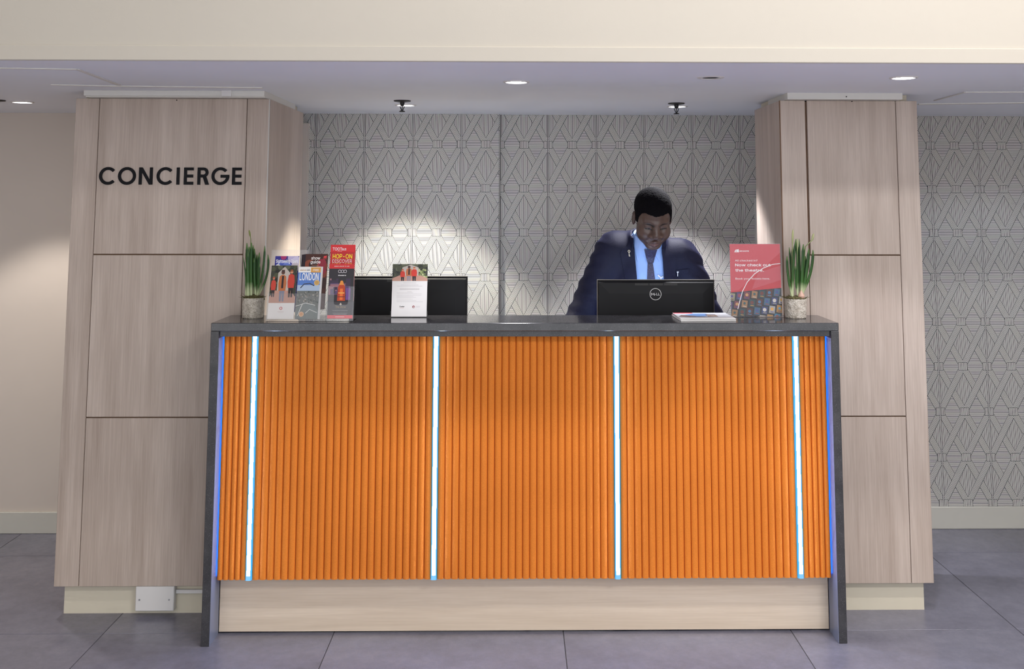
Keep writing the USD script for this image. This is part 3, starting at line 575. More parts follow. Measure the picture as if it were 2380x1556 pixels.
leaflet('leaflet', 'tall bright red bus leaflet at the back of the single holder', 'leaflet', (GX+.002, *M0(.0230, .066)), wG, hF, .003,
        [shape(rect(0,0,wG,hF), c8(222,42,46)), text('TOOT', wG*.08, hF-.0215, .0105, c8(252,250,250), True, wG*.38), text('BUS', wG*.46, hF-.0215, .0078, c8(252,250,250), True, wG*.17), shape(rect(wG*.27,hF-.0260,wG*.46,hF-.0245), c8(246,200,198)), text('Sightseeing', wG*.06, hF-.0410, .0085, c8(250,226,224), True, wG*.86)], 'leaflets in the single holder', LEAN2)
# --- white card in a slanted clear stand
k0 = base_pt(909, 738.5); k1 = base_pt(993, 738.5); KX, KY = k0[0], k0[1]; WK = (k1[0]-k0[0])*.98; hK = .2035; LK = 8.0
t = thing('card_stand', 'clear acrylic stand holding the white letter card', 'card stand', (KX, KY, DH))
part(t, 'base', bx(-.002, WK+.002, -.004, 0.070, 0.0, 0.0022, .0005), 'acrylic')
part(t, 'back_plate', mv(rot(bx(-.001, WK+.001, .0022, .0042, 0, hK-.004, .0005), -LK, (1,0,0)), 0, 0.0, .0032), 'acrylic')
for s_ in (0, 1): part(t, 'clip', mv(rot(bx(*((-.004, -.0005) if s_ == 0 else (WK+.0005, WK+.004)), -.0025, .004, 0, .022, .0005), -LK, (1,0,0)), 0, 0, .0032), 'acrylic')
card = walkers(WK, hK-.066, hK, True) + booklet_text_lines(0, hK-.074, WK*.60, 1, .004, c8(190,184,184), seed=11, center=WK*.5) + booklet_text_lines(0, hK-.082, WK*.74, 2, .0040, c8(196,192,192), seed=12, center=WK*.5) + booklet_text_lines(0, hK-.096, WK*.60, 2, .0042, c8(176,170,170), seed=13, center=WK*.5) + booklet_text_lines(0, hK-.108, WK*.14, 1, .004, c8(200,196,196), seed=14, center=WK*.5)
for q, n_ in ((.112,2),(.122,3),(.136,1),(.143,2)): card += booklet_text_lines(WK*.14, hK-q, WK*.76, n_, .0038, c8(204,200,200), .0010, int(q*1000))
card += [text('Exeter', WK*.23, .0365, .0048, c8(60,52,56), True, WK*.14), shape(rect(WK*.23,.033,WK*.35,.0338), c8(210,150,150)), shape(Point(WK*.625,.0375).buffer(.0048).difference(Point(WK*.630,.0368).buffer(.0024)), c8(140,44,48))] + booklet_text_lines(WK*.68, .0395, WK*.15, 2, .004, c8(206,200,202), seed=21)
c_ = thing('letter_card', 'white letter card with a photo of people in red at its top', 'card', (KX, KY+.0002, DH+.0034), rotx=-LK)
part(c_, 'sheet', bx(0, WK, .0001, .0015, 0, hK), 'paper'); prints(c_, 'cover_print', card)
# --- red theatre poster in an upright clear stand
p0 = base_pt(1700, 737.5); p1 = base_pt(1818, 737.5); QX, QY = p0[0], p0[1]; WQ = p1[0]-p0[0]; hQ = at(1755, 567, QY+.02)[2]-DH-.004
t = thing('poster_stand', 'clear acrylic stand holding the red theatre poster', 'poster stand', (QX, QY, DH))
part(t, 'base', bx(-.003, WQ+.003, -.020, 0.060, 0.0, 0.0025, .0005), 'acrylic')
LQ = 2.5
part(t, 'back_plate', mv(rot(bx(-.002, WQ+.002, .0016, .0036, 0, hQ+.003, .0005), -LQ, (1,0,0)), 0, 0, .0032), 'acrylic'); part(t, 'front_plate', mv(rot(bx(-.002, WQ+.002, -.0030, -.0010, 0, hQ+.003, .0005), -LQ, (1,0,0)), 0, 0, .0032), 'acrylic')
po = [shape(rect(0,0,WQ,hQ), c8(20,20,32))]; zt_ = .345
cols = [c8(206,150,96), c8(214,206,196), c8(96,72,140), c8(70,120,160), c8(160,60,40), c8(40,84,90), c8(222,160,60), c8(150,60,80), c8(60,70,140), c8(196,186,150), c8(110,40,30), c8(70,150,190)]
fr = Polygon([(0,0),(WQ,0),(WQ,hQ*(zt_+.045)),(0,hQ*(zt_-.02))])
for j in range(-1, 5):
    for i in range(-1, 9):
        cx_, cy_ = WQ*(i*.148+.01+j*.052), hQ*(j*.118-.010+i*.010); q = affinity.rotate(rect(cx_, cy_, cx_+WQ*.112, cy_+hQ*.100), -8)
        if not q.intersects(fr): continue
        k = (i*5+j*7) % 12; po.append(shape(q.intersection(fr), tuple(v*.6 for v in cols[k]))); po.append(shape(affinity.rotate(Point(cx_+WQ*.056, cy_+hQ*.058).buffer(WQ*(.024+.006*(k % 3)), 5), 20*k).intersection(fr), cols[(k+5) % 12])); po.append(shape(affinity.rotate(rect(cx_+WQ*.022, cy_+hQ*.012, cx_+WQ*.090, cy_+hQ*.022), -8).intersection(fr), tuple(v*.8 for v in cols[(k+1) % 12])))
red = Polygon([(0,hQ*(zt_-.02)),(WQ,hQ*(zt_+.045)),(WQ,hQ),(0,hQ)])
po += [shape(red, c8(206,42,54)), shape(Polygon([(0,hQ*.34),(WQ*.16,hQ*.36),(WQ,hQ*.88),(WQ,hQ),(0,hQ)]).intersection(red), c8(214,74,86)), shape(Polygon([(WQ*.42,hQ*.37),(WQ,hQ*.50),(WQ,hQ*.70),(WQ*.55,hQ*.60)]).intersection(red), c8(210,78,90))]
cv = [(WQ*.13, hQ*.10), (WQ*.17, hQ*.20), (WQ*.23, hQ*.34), (WQ*.33, hQ*.47), (WQ*.48, hQ*.585), (WQ*.66, hQ*.665), (WQ*.84, hQ*.715), (WQ*.99, hQ*.728)]
wt = c8(250,246,246)
po += [shape(Polygon([(WQ*.09,hQ*.885),(WQ*.11,hQ*.918),(WQ*.18,hQ*.928),(WQ*.185,hQ*.885)]), wt), text('tt', WQ*.118, hQ*.894, .0045, c8(206,60,70), True), text('encore', WQ*.195, hQ*.893, .0062, wt, True, WQ*.185), text('All checked in?', WQ*.10, hQ*.757, .0072, wt, False, WQ*.445), text('Now check out', WQ*.10, hQ*.690, .0100, wt, True, WQ*.70), text('the theatre.', WQ*.10, hQ*.617, .0100, wt, True, WQ*.565), text('Book your tickets here.', WQ*.10, hQ*.505, .0072, wt, False, WQ*.68),
       shape(LineString(cv).buffer(.0014, cap_style=1), c8(252,250,250), .0004)]
c_ = thing('theatre_poster', 'red poster inviting guests to book theatre tickets, in a clear stand', 'poster', (QX, QY, DH+.0036), rotx=-LQ)
part(c_, 'sheet', bx(0, WQ, .0001, .0012, 0, hQ), 'paper'); prints(c_, 'cover_print', po)
# --- two magazines lying on the counter
f0 = base_pt(1583, 748.3); f1 = base_pt(1712, 748.3); b0 = base_pt(1558, 734.8)
mw = f1[0]-f0[0]; md = min(b0[1]-f0[1], .20); sk = (b0[0]-f0[0])/ (b0[1]-f0[1])
ang = math.degrees(math.atan2(-(b0[0]-f0[0]), b0[1]-f0[1]))*.55
for k, lb in enumerate(('white-edged magazine lying on the counter, lower of the two', 'glossy magazine with a blue, red and brown cover lying on top of the other')):
    t = thing('magazine', lb, 'magazine', (f0[0]-.002*k, f0[1]+.002+.001*k, DH+.0002+k*.0066), rotz=ang-1.5*k, group='magazines on the counter')
    part(t, 'pages', bx(0, mw, 0, .195, 0, .0062, .0008), 'paper')
    it = [shape(rect(.001,.001,mw-.001,.194), c8(206,208,214)), shape(rect(.001,.160,mw*.36,.194), c8(206,40,70)), shape(Polygon([(.001,.06),(mw*.3,.05),(mw*.62,.07),(mw*.6,.16),(mw*.36,.16),(mw*.2,.12)]), c8(88,140,206)), shape(Polygon([(.001,.05),(mw*.2,.03),(mw*.35,.07),(mw*.1,.11)]), c8(120,90,84)), shape(Polygon([(mw*.1,.04),(mw*.45,.035),(mw*.62,.05),(mw*.3,.06)]), c8(70,50,56)), shape(rect(mw*.55,.05,mw*.74,.13), c8(132,96,76)), shape(rect(mw*.55,.11,mw*.74,.13), c8(60,44,70)), text('MANIA', mw*.565, .082, .018, c8(244,232,220), True, mw*.16), shape(rect(.001,.001,mw-.001,.026), c8(240,238,234))]
    prints(t, 'cover_print', it, .0062, True)
# --- monitors, seen from behind, on the lower work surface
def monitor(label, px0, px1, ptop, Y, logo, tilt=3.0):
    a, b = at(px0, ptop, Y), at(px1, ptop, Y); w = b[0]-a[0]; zt_m, H_ = a[2], .300; Dm = .034; z0 = zt_m-H_-.765
    t = thing('monitor', label, 'monitor', (a[0], Y, .7655))
    shell = tri(m3.Manifold.hull_points(np.array([(x, y, z) for x, z in ((0,0),(w,0),(0,H_),(w,H_)) for y in (.004,.012)] + [(x, y, z) for x, z in ((.006,.006),(w-.006,.006),(.006,H_-.012),(w-.006,H_-.012)) for y in (-.010,)] + [(x, -.0135, z) for x, z in ((.05,.04),(w-.05,.04),(.05,H_-.055),(w-.05,H_-.055))])))
    T_ = lambda m: mv(m, 0, 0, z0)
    sh = part(t, 'back_shell', T_(shell), 'monitor_black')
    part(t, 'bezel', T_(cat(bx(-.001, w+.001, .0045, .0145, H_-.004, H_+.001, .0008), bx(-.001, .003, .0045, .0145, 0, H_, .0008), bx(w-.003, w+.001, .0045, .0145, 0, H_, .0008), bx(-.001, w+.001, .0045, .0145, -.001, .010, .0008))), 'monitor_black')
    part(t, 'edge_band', T_(cat(bx(-.0013, w+.0013, -.0005, .0045, H_-.0015, H_+.0013, .0006), bx(-.0013, .0010, -.0005, .0045, 0, H_, .0006))), 'monitor_bezel', label='thin bright metal edge of the shell')
    part(t, 'screen', T_(bx(.004, w-.004, .0122, .0140, .011, H_-.005)), 'screen')
    slope = lambda z: -.010-.0035*np.clip((H_-.012-z)/.043, 0, 1)
    vx0, vx1 = w*.32, w*.69; vents = []
    for k in range(3):
        xa_ = vx0+(vx1-vx0)*k/3
        for q in range(22):
            x = xa_+(vx1-vx0)/3*.94*q/22; z = H_-.020; vents.append(bx(x, x+.0016, slope(z+.003)-.0012, slope(z)+.002, z-.002, z+.0065))
    part(t, 'vent', T_(cat(*vents)), 'vent_grey', kind='stuff')
    if logo:
        lx, lz = at(1524, 684.5, Y-.02)[0]-a[0], at(1524, 684.5, Y-.02)[2]-.7655; yy = -.0135; r0 = .0245
        ring = up_xz(mv(extr(Point(0,0).buffer(r0, 40).difference(Point(0,0).buffer(r0-.0024, 40)), .0014), lx, lz, 0), yy+.0002)
        lt = part(t, 'logo', ring, 'logo_silver', label='silver ring logo with four letters')
        for ch, cx_, wd in (('D', -.0190, .0092), ('E', -.0088, .0095), ('L', .0030, .0068), ('L', .0112, .0070)):
            hh = .0100; s_ = .0021
            if ch == 'D': pl = rect(0,0,s_,hh).union(arc(.002, hh/2, hh/2, hh/2-s_, -90, 90, 20)).union(rect(0,0,.0022,s_)).union(rect(0,hh-s_,.0022,hh))
            elif ch == 'L': pl = rect(0,0,s_,hh).union(rect(0,0,.0068,s_))
            else: pl = affinity.rotate(rect(0,0,s_,hh*.92).union(rect(0,0,.0072,s_)).union(rect(0,hh*.92-s_,.0072,hh*.92)).union(rect(0,hh*.36,.0066,hh*.36+s_*.9)), 38, origin=(.0036, hh*.46))
            part(lt, 'letter', up_xz(mv(extr(pl, .0014), lx+cx_, lz-hh/2, 0), yy+.0002), 'logo_silver')
    part(t, 'stand_neck', bx(w/2-.03, w/2+.03, .020, .038, .004, z0+.14, .002), 'monitor_black'); part(t, 'stand_hinge', bx(w/2-.04, w/2+.04, .0125, .022, z0+.08, z0+.16, .002), 'monitor_black')
    part(t, 'stand_foot', bx(w/2-.11, w/2+.11, -.02, .14, 0, .010, .003), 'monitor_black')
    return t
MY = .42
monitor('black monitor with a silver ring logo, seen from behind in front of the man', 1388, 1660, 651, MY, True)
monitor('black monitor seen from behind, half hidden by the white letter card', 813, 1086, 643, MY, False)
# --- potted bulbs
def leafmat(name, rough=0.4):
    g = Graph(); a = g.add('attribute', 'color', attribute='tint'); p = g.bsdf(base_color=a, roughness=rough); tr = g.add('translucent_bsdf', 'BSDF', color=a); M[name] = g.done(name, g.add('mix_closure', 'closure', fac=0.22, closure1=p, closure2=tr))
leafmat('leaf_green')
g = Graph(); p_ = g.obj(); n_ = g.noise(p_, 60.0, 5.0, .7); v_ = g.noise(p_, 240.0, 3.0); c_ = g.ramp(g.m('add', g.m('multiply', n_, .6), g.m('multiply', v_, .4)), [(.36, srgb(158,147,132)), (.5, srgb(200,191,177)), (.62, srgb(224,217,205))]); M['concrete'] = g.done('concrete', g.bsdf(base_color=c_, roughness=.85, normal=g.bump(g.m('add', n_, v_), .9, .004)))
g = Graph(); n_ = g.noise(g.obj(), 220.0, 4.0); M['moss'] = g.done('moss', g.bsdf(base_color=g.ramp(n_, [(.3, (.030,.022,.012)), (.5, (.095,.085,.030)), (.7, (.20,.17,.06))]), roughness=.9, normal=g.bump(n_, .9, .004)))
PALE, MID, DEEP, TIP = np.array(c8(206,216,170)), np.array(c8(62,112,36)), np.array(c8(28,74,24)), np.array(c8(120,160,80))
def blade(base, tip, w, bend, depth0, depth1, pale=.22, seed=0):
    """a strap leaf from base to tip (x, z), bent sideways by bend; its colours run from white at the foot to green"""
    s = np.linspace(0, 1, 16); b, t_ = np.array(base), np.array(tip); d = t_-b; nrm = np.array([d[1], -d[0]]); xz = b+np.outer(s, d)+np.outer(bend*4*s*(1-s), nrm)
    P = np.stack([xz[:,0], depth0+(depth1-depth0)*s, xz[:,1]], 1); rad = w/2*np.clip(np.minimum(1.0, .75+s*1.2), 0, 1)*np.clip((1.02-s)/.16, .10, 1)**.7
    m = sweep(P, rad, 10, .34, (1, 0, 0)); k = np.clip((np.repeat(s, 10)-pale*.6)/(pale*.9), 0, 1); g_ = np.clip(np.repeat(s, 10), 0, 1)
    c = PALE*(1-k)[:,None]+(MID*(1-g_)[:,None]+DEEP*g_[:,None])*k[:,None]; c = np.where((g_ > .93)[:,None], .5*c+.5*TIP, c); c = np.vstack([c, PALE, TIP]); return m, c
def plant(label, cx, rpx, ybot, ytop, blades, buds, bulbs, zoom, ox, oy, seed):
    p = base_pt(cx, ybot-2.0); X, Y = p[0], p[1]+.006; rr = np.random.default_rng(seed); R0_ = rpx/2400*(Y-EYE[1]); H_ = at(cx, ytop, Y)[2]-DH
    t = thing('potted_plant', label, 'potted plant', (X, Y, DH+.0002))
    prof = [(0,0),(R0_*.88,0),(R0_*.93,.003),(R0_*.985,H_*.35),(R0_,H_-.003),(R0_*.985,H_),(R0_*.88,H_-.001),(R0_*.86,H_-.012),(0,H_-.012)]
    m = lathe(prof, 48); m = m.subdivide_to_size(.006, 20); v = np.array(m.vertices); rad = np.linalg.norm(v[:,:2], axis=1); k = (meshkit.fbm(v*90+seed, 3, seed)-.5)*.0040*(rad > R0_*.8)*(v[:,2] > .002)
    v[:,:2] *= (1+k/np.maximum(rad, 1e-6))[:,None]; part(t, 'pot', trimesh.Trimesh(v, m.faces, process=False), 'concrete', smooth=40)
    a = trimesh.creation.icosphere(4); v = np.array(a.vertices); q = meshkit.fbm(v*4+seed, 4, seed+3); v = v*[R0_*.90, R0_*.90, .014]*(.75+.55*q)[:,None]+[0,0,H_-.004]; part(t, 'moss', trimesh.Trimesh(v, a.faces, process=False), 'moss', smooth=True)
    tufts = []
    for k in range(90):
        th, r1 = 2*PI*rr.random(), R0_*.95*math.sqrt(rr.random()); b = np.array([r1*math.cos(th), r1*math.sin(th), H_-.002]); d = np.array([math.cos(th)*.6+rr.normal()*.5, math.sin(th)*.6+rr.normal()*.5, .7+.5*rr.random()]); L = .008+.009*rr.random(); tufts.append(sweep([b, b+d*L*.5, b+d*L+[0,0,-.003]], [.0008,.0007,.0003], 4))
    part(t, 'moss_tuft', cat(*tufts), 'moss', kind='stuff')
    loc = lambda zx, zy: (at(ox+zx/zoom, oy+zy/zoom, Y)[0]-X, at(ox+zx/zoom, oy+zy/zoom, Y)[2]-DH)
    for k, (x0, y0, x1, y1, w, bend) in enumerate(blades):
        dep = (rr.random()-.5)*.030; m, c = blade(np.array(loc(x0, y0))-[0,.012], loc(x1, y1), w/zoom/2400*(Y-EYE[1])*.94, bend, dep, dep*1.5+(rr.random()-.5)*.02, .17); part(t, 'leaf', m, 'leaf_green', smooth=40, colors=c)
    for pts, w, tipcol in buds:
        P = np.array([[loc(x, y)[0], -.004, loc(x, y)[1]] for x, y in pts]); n = len(P); s = np.linspace(0, n-1, 18); P = np.stack([np.interp(s, range(n), P[:,k]) for k in range(3)], 1); u = np.linspace(0, 1, 18); w_ = w/zoom/2400*4.2/2; rad = w_*np.where(u < .62, .42, .42+.58*np.sin(PI*np.clip((u-.62)/.38, 0, 1))**.7); rad[-1] = w_*.12
        m = sweep(P, rad, 8, 1, (1,0,0)); k = np.repeat(u, 8); c = MID*(1-k)[:,None]+np.array(tipcol)*k[:,None]; part(t, 'flower_bud', m, 'leaf_green', smooth=40, colors=np.vstack([c, MID, tipcol]))
    for zx, zy, w in bulbs:
        x, z = loc(zx, zy); r1 = w/zoom/2400*4.2/2; part(t, 'bulb', lathe([(0,-r1*.9),(r1*.7,-r1*.7),(r1,0),(r1*.75,r1*.7),(r1*.32,r1*1.3),(r1*.2,r1*1.7),(0,r1*1.7)], 20).apply_translation((x, -.018, z)), 'bulb_skin', smooth=40)
plain('bulb_skin', srgb(196,160,140), .45)
plant('potted bulb plant with dense dark leaves beside the leaflet holder', 586.5, 24.5, 741.5, 692, [
    (318,1040,298,292,46,.0), (292,1040,262,440,30,.02), (285,935,246,640,18,.02), (330,1040,333,345,48,.0), (362,1040,378,285,44,-.01), (415,1040,412,470,44,.0), (440,1040,468,435,40,.0), (455,1035,553,335,34,.03), (460,1030,604,465,34,.09), (392,1040,392,380,40,.0), (275,1035,250,505,18,.03), (345,1045,352,330,40,.01), (430,1040,398,520,34,-.02), (300,1040,318,420,36,.0), (452,1035,498,600,26,.02)],
    [([(352,700),(346,230),(320,95)], 26, c8(150,158,90))], [], 6.483, 530, 520, 4)
plant('potted bulb plant with pale drooping buds beside the red poster', 1850, 25.5, 741.5, 694, [
    (1668,900,1598,418,34,-.04), (1664,900,1692,300,36,.0), (1672,895,1716,200,32,-.02), (1690,890,1650,310,26,.0), (1745,890,1708,545,28,-.03), (1792,900,1744,240,48,.0), (1780,890,1806,265,42,.0), (1800,890,1884,322,44,.02), (1802,880,1946,342,38,.07), (1785,895,1768,200,22,.0), (1738,890,1735,300,30,.0), (1798,890,1850,420,34,.03)],
    [([(1662,880),(1672,330),(1680,70)], 26, c8(216,222,160)), ([(1800,820),(1838,300),(1930,210),(1948,125)], 30, c8(222,224,170)), ([(1748,860),(1738,400),(1738,190)], 24, c8(206,216,160))], [(1775,935,85)], 5.557, 1540, 520, 9)

# ================================================================ THE MAN BEHIND THE DESK
def surface_nets(f, lo, hi, h):
    """triangles of f = 0 on a grid of step h (naive surface nets)"""
    ax = [np.arange(lo[k], hi[k]+h, h) for k in range(3)]
    X, Y, Z = np.meshgrid(*ax, indexing='ij'); P = np.stack([X.ravel(), Y.ravel(), Z.ravel()], 1)
    v = np.concatenate([f(P[i:i+400000]) for i in range(0, len(P), 400000)]).reshape(X.shape)
    ins = v < 0; c = sum(ins[i:ins.shape[0]-1+i, j:ins.shape[1]-1+j, k:ins.shape[2]-1+k].astype(np.int8) for i in (0,1) for j in (0,1) for k in (0,1))
    act = (c > 0) & (c < 8); idx = -np.ones(act.shape, int); A = np.argwhere(act); idx[act] = np.arange(len(A))
    S = np.zeros((len(A), 3)); N = np.zeros(len(A)); g = lambda o: v[A[:,0]+o[0], A[:,1]+o[1], A[:,2]+o[2]]
    for k in range(3):
        for a in (0,1):
            for b in (0,1):
                o = [0,0,0]; o[(k+1)%3] = a; o[(k+2)%3] = b; q = list(o); q[k] = 1
                va, vb = g(o), g(q); m = (va < 0) != (vb < 0); t = np.where(m, va/np.where(m, va-vb, 1), 0)
                pt = np.array(o, float)[None].repeat(len(A), 0); pt[:, k] = t; S += np.where(m[:,None], pt, 0); N += m
    V = (A + S/N[:,None])*h + np.array(lo)
    F = []
    for k in range(3):
        s0 = [slice(0,-1)]*3; s0[k] = slice(0, None)
        i0, i1 = [slice(None)]*3, [slice(None)]*3; i0[k] = slice(0,-1); i1[k] = slice(1,None)
        ch = ins[tuple(i0)] != ins[tuple(i1)]; e = np.argwhere(ch); u, w = (k+1)%3, (k+2)%3
        e = e[(e[:,u] > 0) & (e[:,w] > 0) & (e[:,u] < v.shape[u]-1) & (e[:,w] < v.shape[w]-1)]
        def cell(du, dw):
            q = e.copy(); q[:,u] += du; q[:,w] += dw; return idx[q[:,0], q[:,1], q[:,2]]
        a, b, c_, d = cell(-1,-1), cell(0,-1), cell(0,0), cell(-1,0); fl = ins[tuple(i0)][ch.nonzero()] if False else ins[e[:,0], e[:,1], e[:,2]]
        q1 = np.where(fl[:,None], np.stack([a,b,c_],1), np.stack([a,c_,b],1)); q2 = np.where(fl[:,None], np.stack([a,c_,d],1), np.stack([a,d,c_],1)); F += [q1, q2]
    return trimesh.Trimesh(V, np.vstack(F), process=False)
def smin(a, b, k): h = np.clip(0.5+0.5*(b-a)/k, 0, 1); return b*(1-h)+a*h-k*h*(1-h)
def smax(a, b, k): return -smin(-a, -b, k)
def sph(P, c, r): return np.linalg.norm(P-np.array(c), axis=1)-r
def ell(P, c, r):
    q = (P-np.array(c))/np.array(r); k0 = np.linalg.norm(q, axis=1); k1 = np.linalg.norm(q/np.array(r), axis=1); return k0*(k0-1)/np.maximum(k1, 1e-9)
def cap(P, a, b, ra, rb=None):
    a, b = np.array(a, float), np.array(b, float); rb = ra if rb is None else rb; d = b-a; t = np.clip(((P-a)@d)/(d@d), 0, 1)
    return np.linalg.norm(P-a-t[:,None]*d, axis=1)-(ra+(rb-ra)*t)
def both(P): Q = P.copy(); Q[:,0] = np.abs(Q[:,0]); return Q

def head_sdf(P, fine=True):
    Q = both(P)
    d = ell(P, (0,.018,.045), (.0745,.094,.082))
    d = smin(d, ell(P, (0,-.020,-.004), (.0690,.068,.086)), .030)
    d = smin(d, ell(P, (0,-.018,-.056), (.0670,.062,.056)), .030)
    d = smin(d, ell(P, (0,-.062,-.096), (.030,.022,.020)), .026)
    d = smin(d, sph(Q, (.038,-.052,-.036), .031), .026)
    d = smin(d, cap(Q, (.010,-.080,.0195), (.047,-.062,.0245), .0085), .014)
    if not fine: return d
    d = smax(d, -sph(Q, (.031,-.094,.004), .0155), .018)
    d = smin(d, ell(Q, (.0315,-.0675,.0035), (.0165,.0125,.0115)), .006)
    d = smin(d, cap(P, (0,-.078,.014), (0,-.1025,-.022), .0100, .0140), .020)
    d = smin(d, ell(P, (0,-.1045,-.0295), (.0165,.0145,.0125)), .008)
    d = smin(d, ell(Q, (.0200,-.0930,-.0335), (.0120,.0130,.0105)), .010)
    d = smax(d, -ell(Q, (.0090,-.1020,-.0425), (.0050,.0075,.0045)), .003)
    d = smin(d, cap(Q, (.003,-.0895,-.0640), (.025,-.0755,-.0730), .0078, .0040), .006)
    d = smin(d, cap(Q, (.000,-.0870,-.0795), (.021,-.0765,-.0765), .0092, .0045), .006)
    d = smax(d, -cap(Q, (.000,-.0970,-.0715), (.027,-.0800,-.0752), .0018), .002)
    d = smax(d, -cap(Q, (.023,-.092,-.043), (.034,-.083,-.060), .0014), .012)           # the folds beside the mouth
    d = smax(d, -cap(Q, (.017,-.0850,-.0045), (.046,-.0722,-.0035), .0016), .002)         # under the lowered lids
    d = smax(d, -cap(Q, (.019,-.0870,.0135), (.043,-.0740,.0135), .0012), .004)           # lid crease
    e = ell(Q-np.array([.0815,.014,.000]), (0,0,0), (.0085,.019,.033)); e = smax(e, -ell(Q, (.0925,.008,.002), (.0080,.011,.018)), .004)
    return smin(d, e, .006)
PH, YH = math.radians(28), math.radians(4)
HEAD = np.array([-0.002, -0.165, 1.5255]); HS = 0.99
Rx = np.array([[1,0,0],[0,math.cos(PH),-math.sin(PH)],[0,math.sin(PH),math.cos(PH)]])       # bows the face: (y,z) -> (y c - z s, z c + y s)
Rz = np.array([[math.cos(YH),-math.sin(YH),0],[math.sin(YH),math.cos(YH),0],[0,0,1]])
RH = Rz@Rx
to_head = lambda P: ((P-HEAD)@RH)/HS
from_head = lambda p: np.array(p)*HS@RH.T + HEAD
NB = np.array([-.018, -.045, 1.395])                                                        # the base of the neck
def neck(P, r=0.0):
    a, b = from_head((0,.022,-.045)), NB
    return cap(P, a, b, .054+r, .062+r)
def head_body(P): return smin(head_sdf(to_head(P))*HS, neck(P), .022)
TX = -0.020                                                                                  # the jacket's middle
SHL, SHR = np.array([-.168,-.020,1.388]), np.array([.156,-.020,1.352])
ELL_, ELR = np.array([-.312,-.030,1.080]), np.array([.264,-.030,1.070]); WRL, WRR = np.array([-.130,-.215,.835]), np.array([.110,-.215,.835])
def torso(P, o=0.0):
    d = ell(P, (TX,.004,1.235), (.170+o,.118+o,.205+o)); d = smin(d, ell(P, (TX-.01,.020,1.04), (.190+o,.130+o,.20+o)), .06); d = smin(d, ell(P, (0,.045,.86), (.175+o,.125+o,.15+o)), .05)
    d = smin(d, cap(P, SHL*[.80,1,1]+[0,0,.002], SHR*[.80,1,1]+[0,0,.002], .055+o), .06)
    for s in (SHL, SHR): d = smin(d, cap(P, NB+[0,.016,.030], s*[.85,1,1]+[0,0,.022], .044+o, .030+o), .035)
    return d
def arm(P, s, e, w, o=0.0):
    return smin(cap(P, s, e, .058+o, .052+o), cap(P, e, w, .050+o, .031+o), .02)
def arms(P, o=0.0): return np.minimum(arm(P, SHL, ELL_, WRL, o), arm(P, SHR, ELR, WRR, o))
def legs(P, o=0.0):
    d = None
    for s in (-1, 1):
        q = smin(cap(P, (s*.090,.05,.86), (s*.105,.045,.48), .082+o, .058+o), cap(P, (s*.105,.045,.48), (s*.115,.065,.09), .055+o, .040+o), .02); d = q if d is None else np.minimum(d, q)
    return d
def hand(P, s):
    """palm down on the keys: the palm, four curled fingers of their own lengths and a thumb from the side"""
    w = WRL if s < 0 else WRR; pc = w+np.array([-s*.012,-.055,-.022]); q = P-pc
    d = smin(ell(q, (0,.0,0), (.040,.045,.016)), cap(P, w, pc+[0,.03,.004], .026, .022), .015)
    for k, (fx, L) in enumerate(((-.030,.062),(-.010,.072),(.010,.068),(.029,.054))):
        fx = fx*s*-1
        a, b, c = np.array([fx,-.036,.002]), np.array([fx*1.1,-.036-L*.55,.006]), np.array([fx*1.12,-.036-L*.92,-.018]); d = smin(d, np.minimum(cap(q, a, b, .0098, .0088), cap(q, b, c, .0088, .0076)), .004)
    a, b, c = np.array([-s*.034,.016,0]), np.array([-s*.058,-.012,-.004]), np.array([-s*.056,-.040,-.014]); return smin(d, np.minimum(cap(q, a, b, .0125, .0105), cap(q, b, c, .0105, .009)), .006)

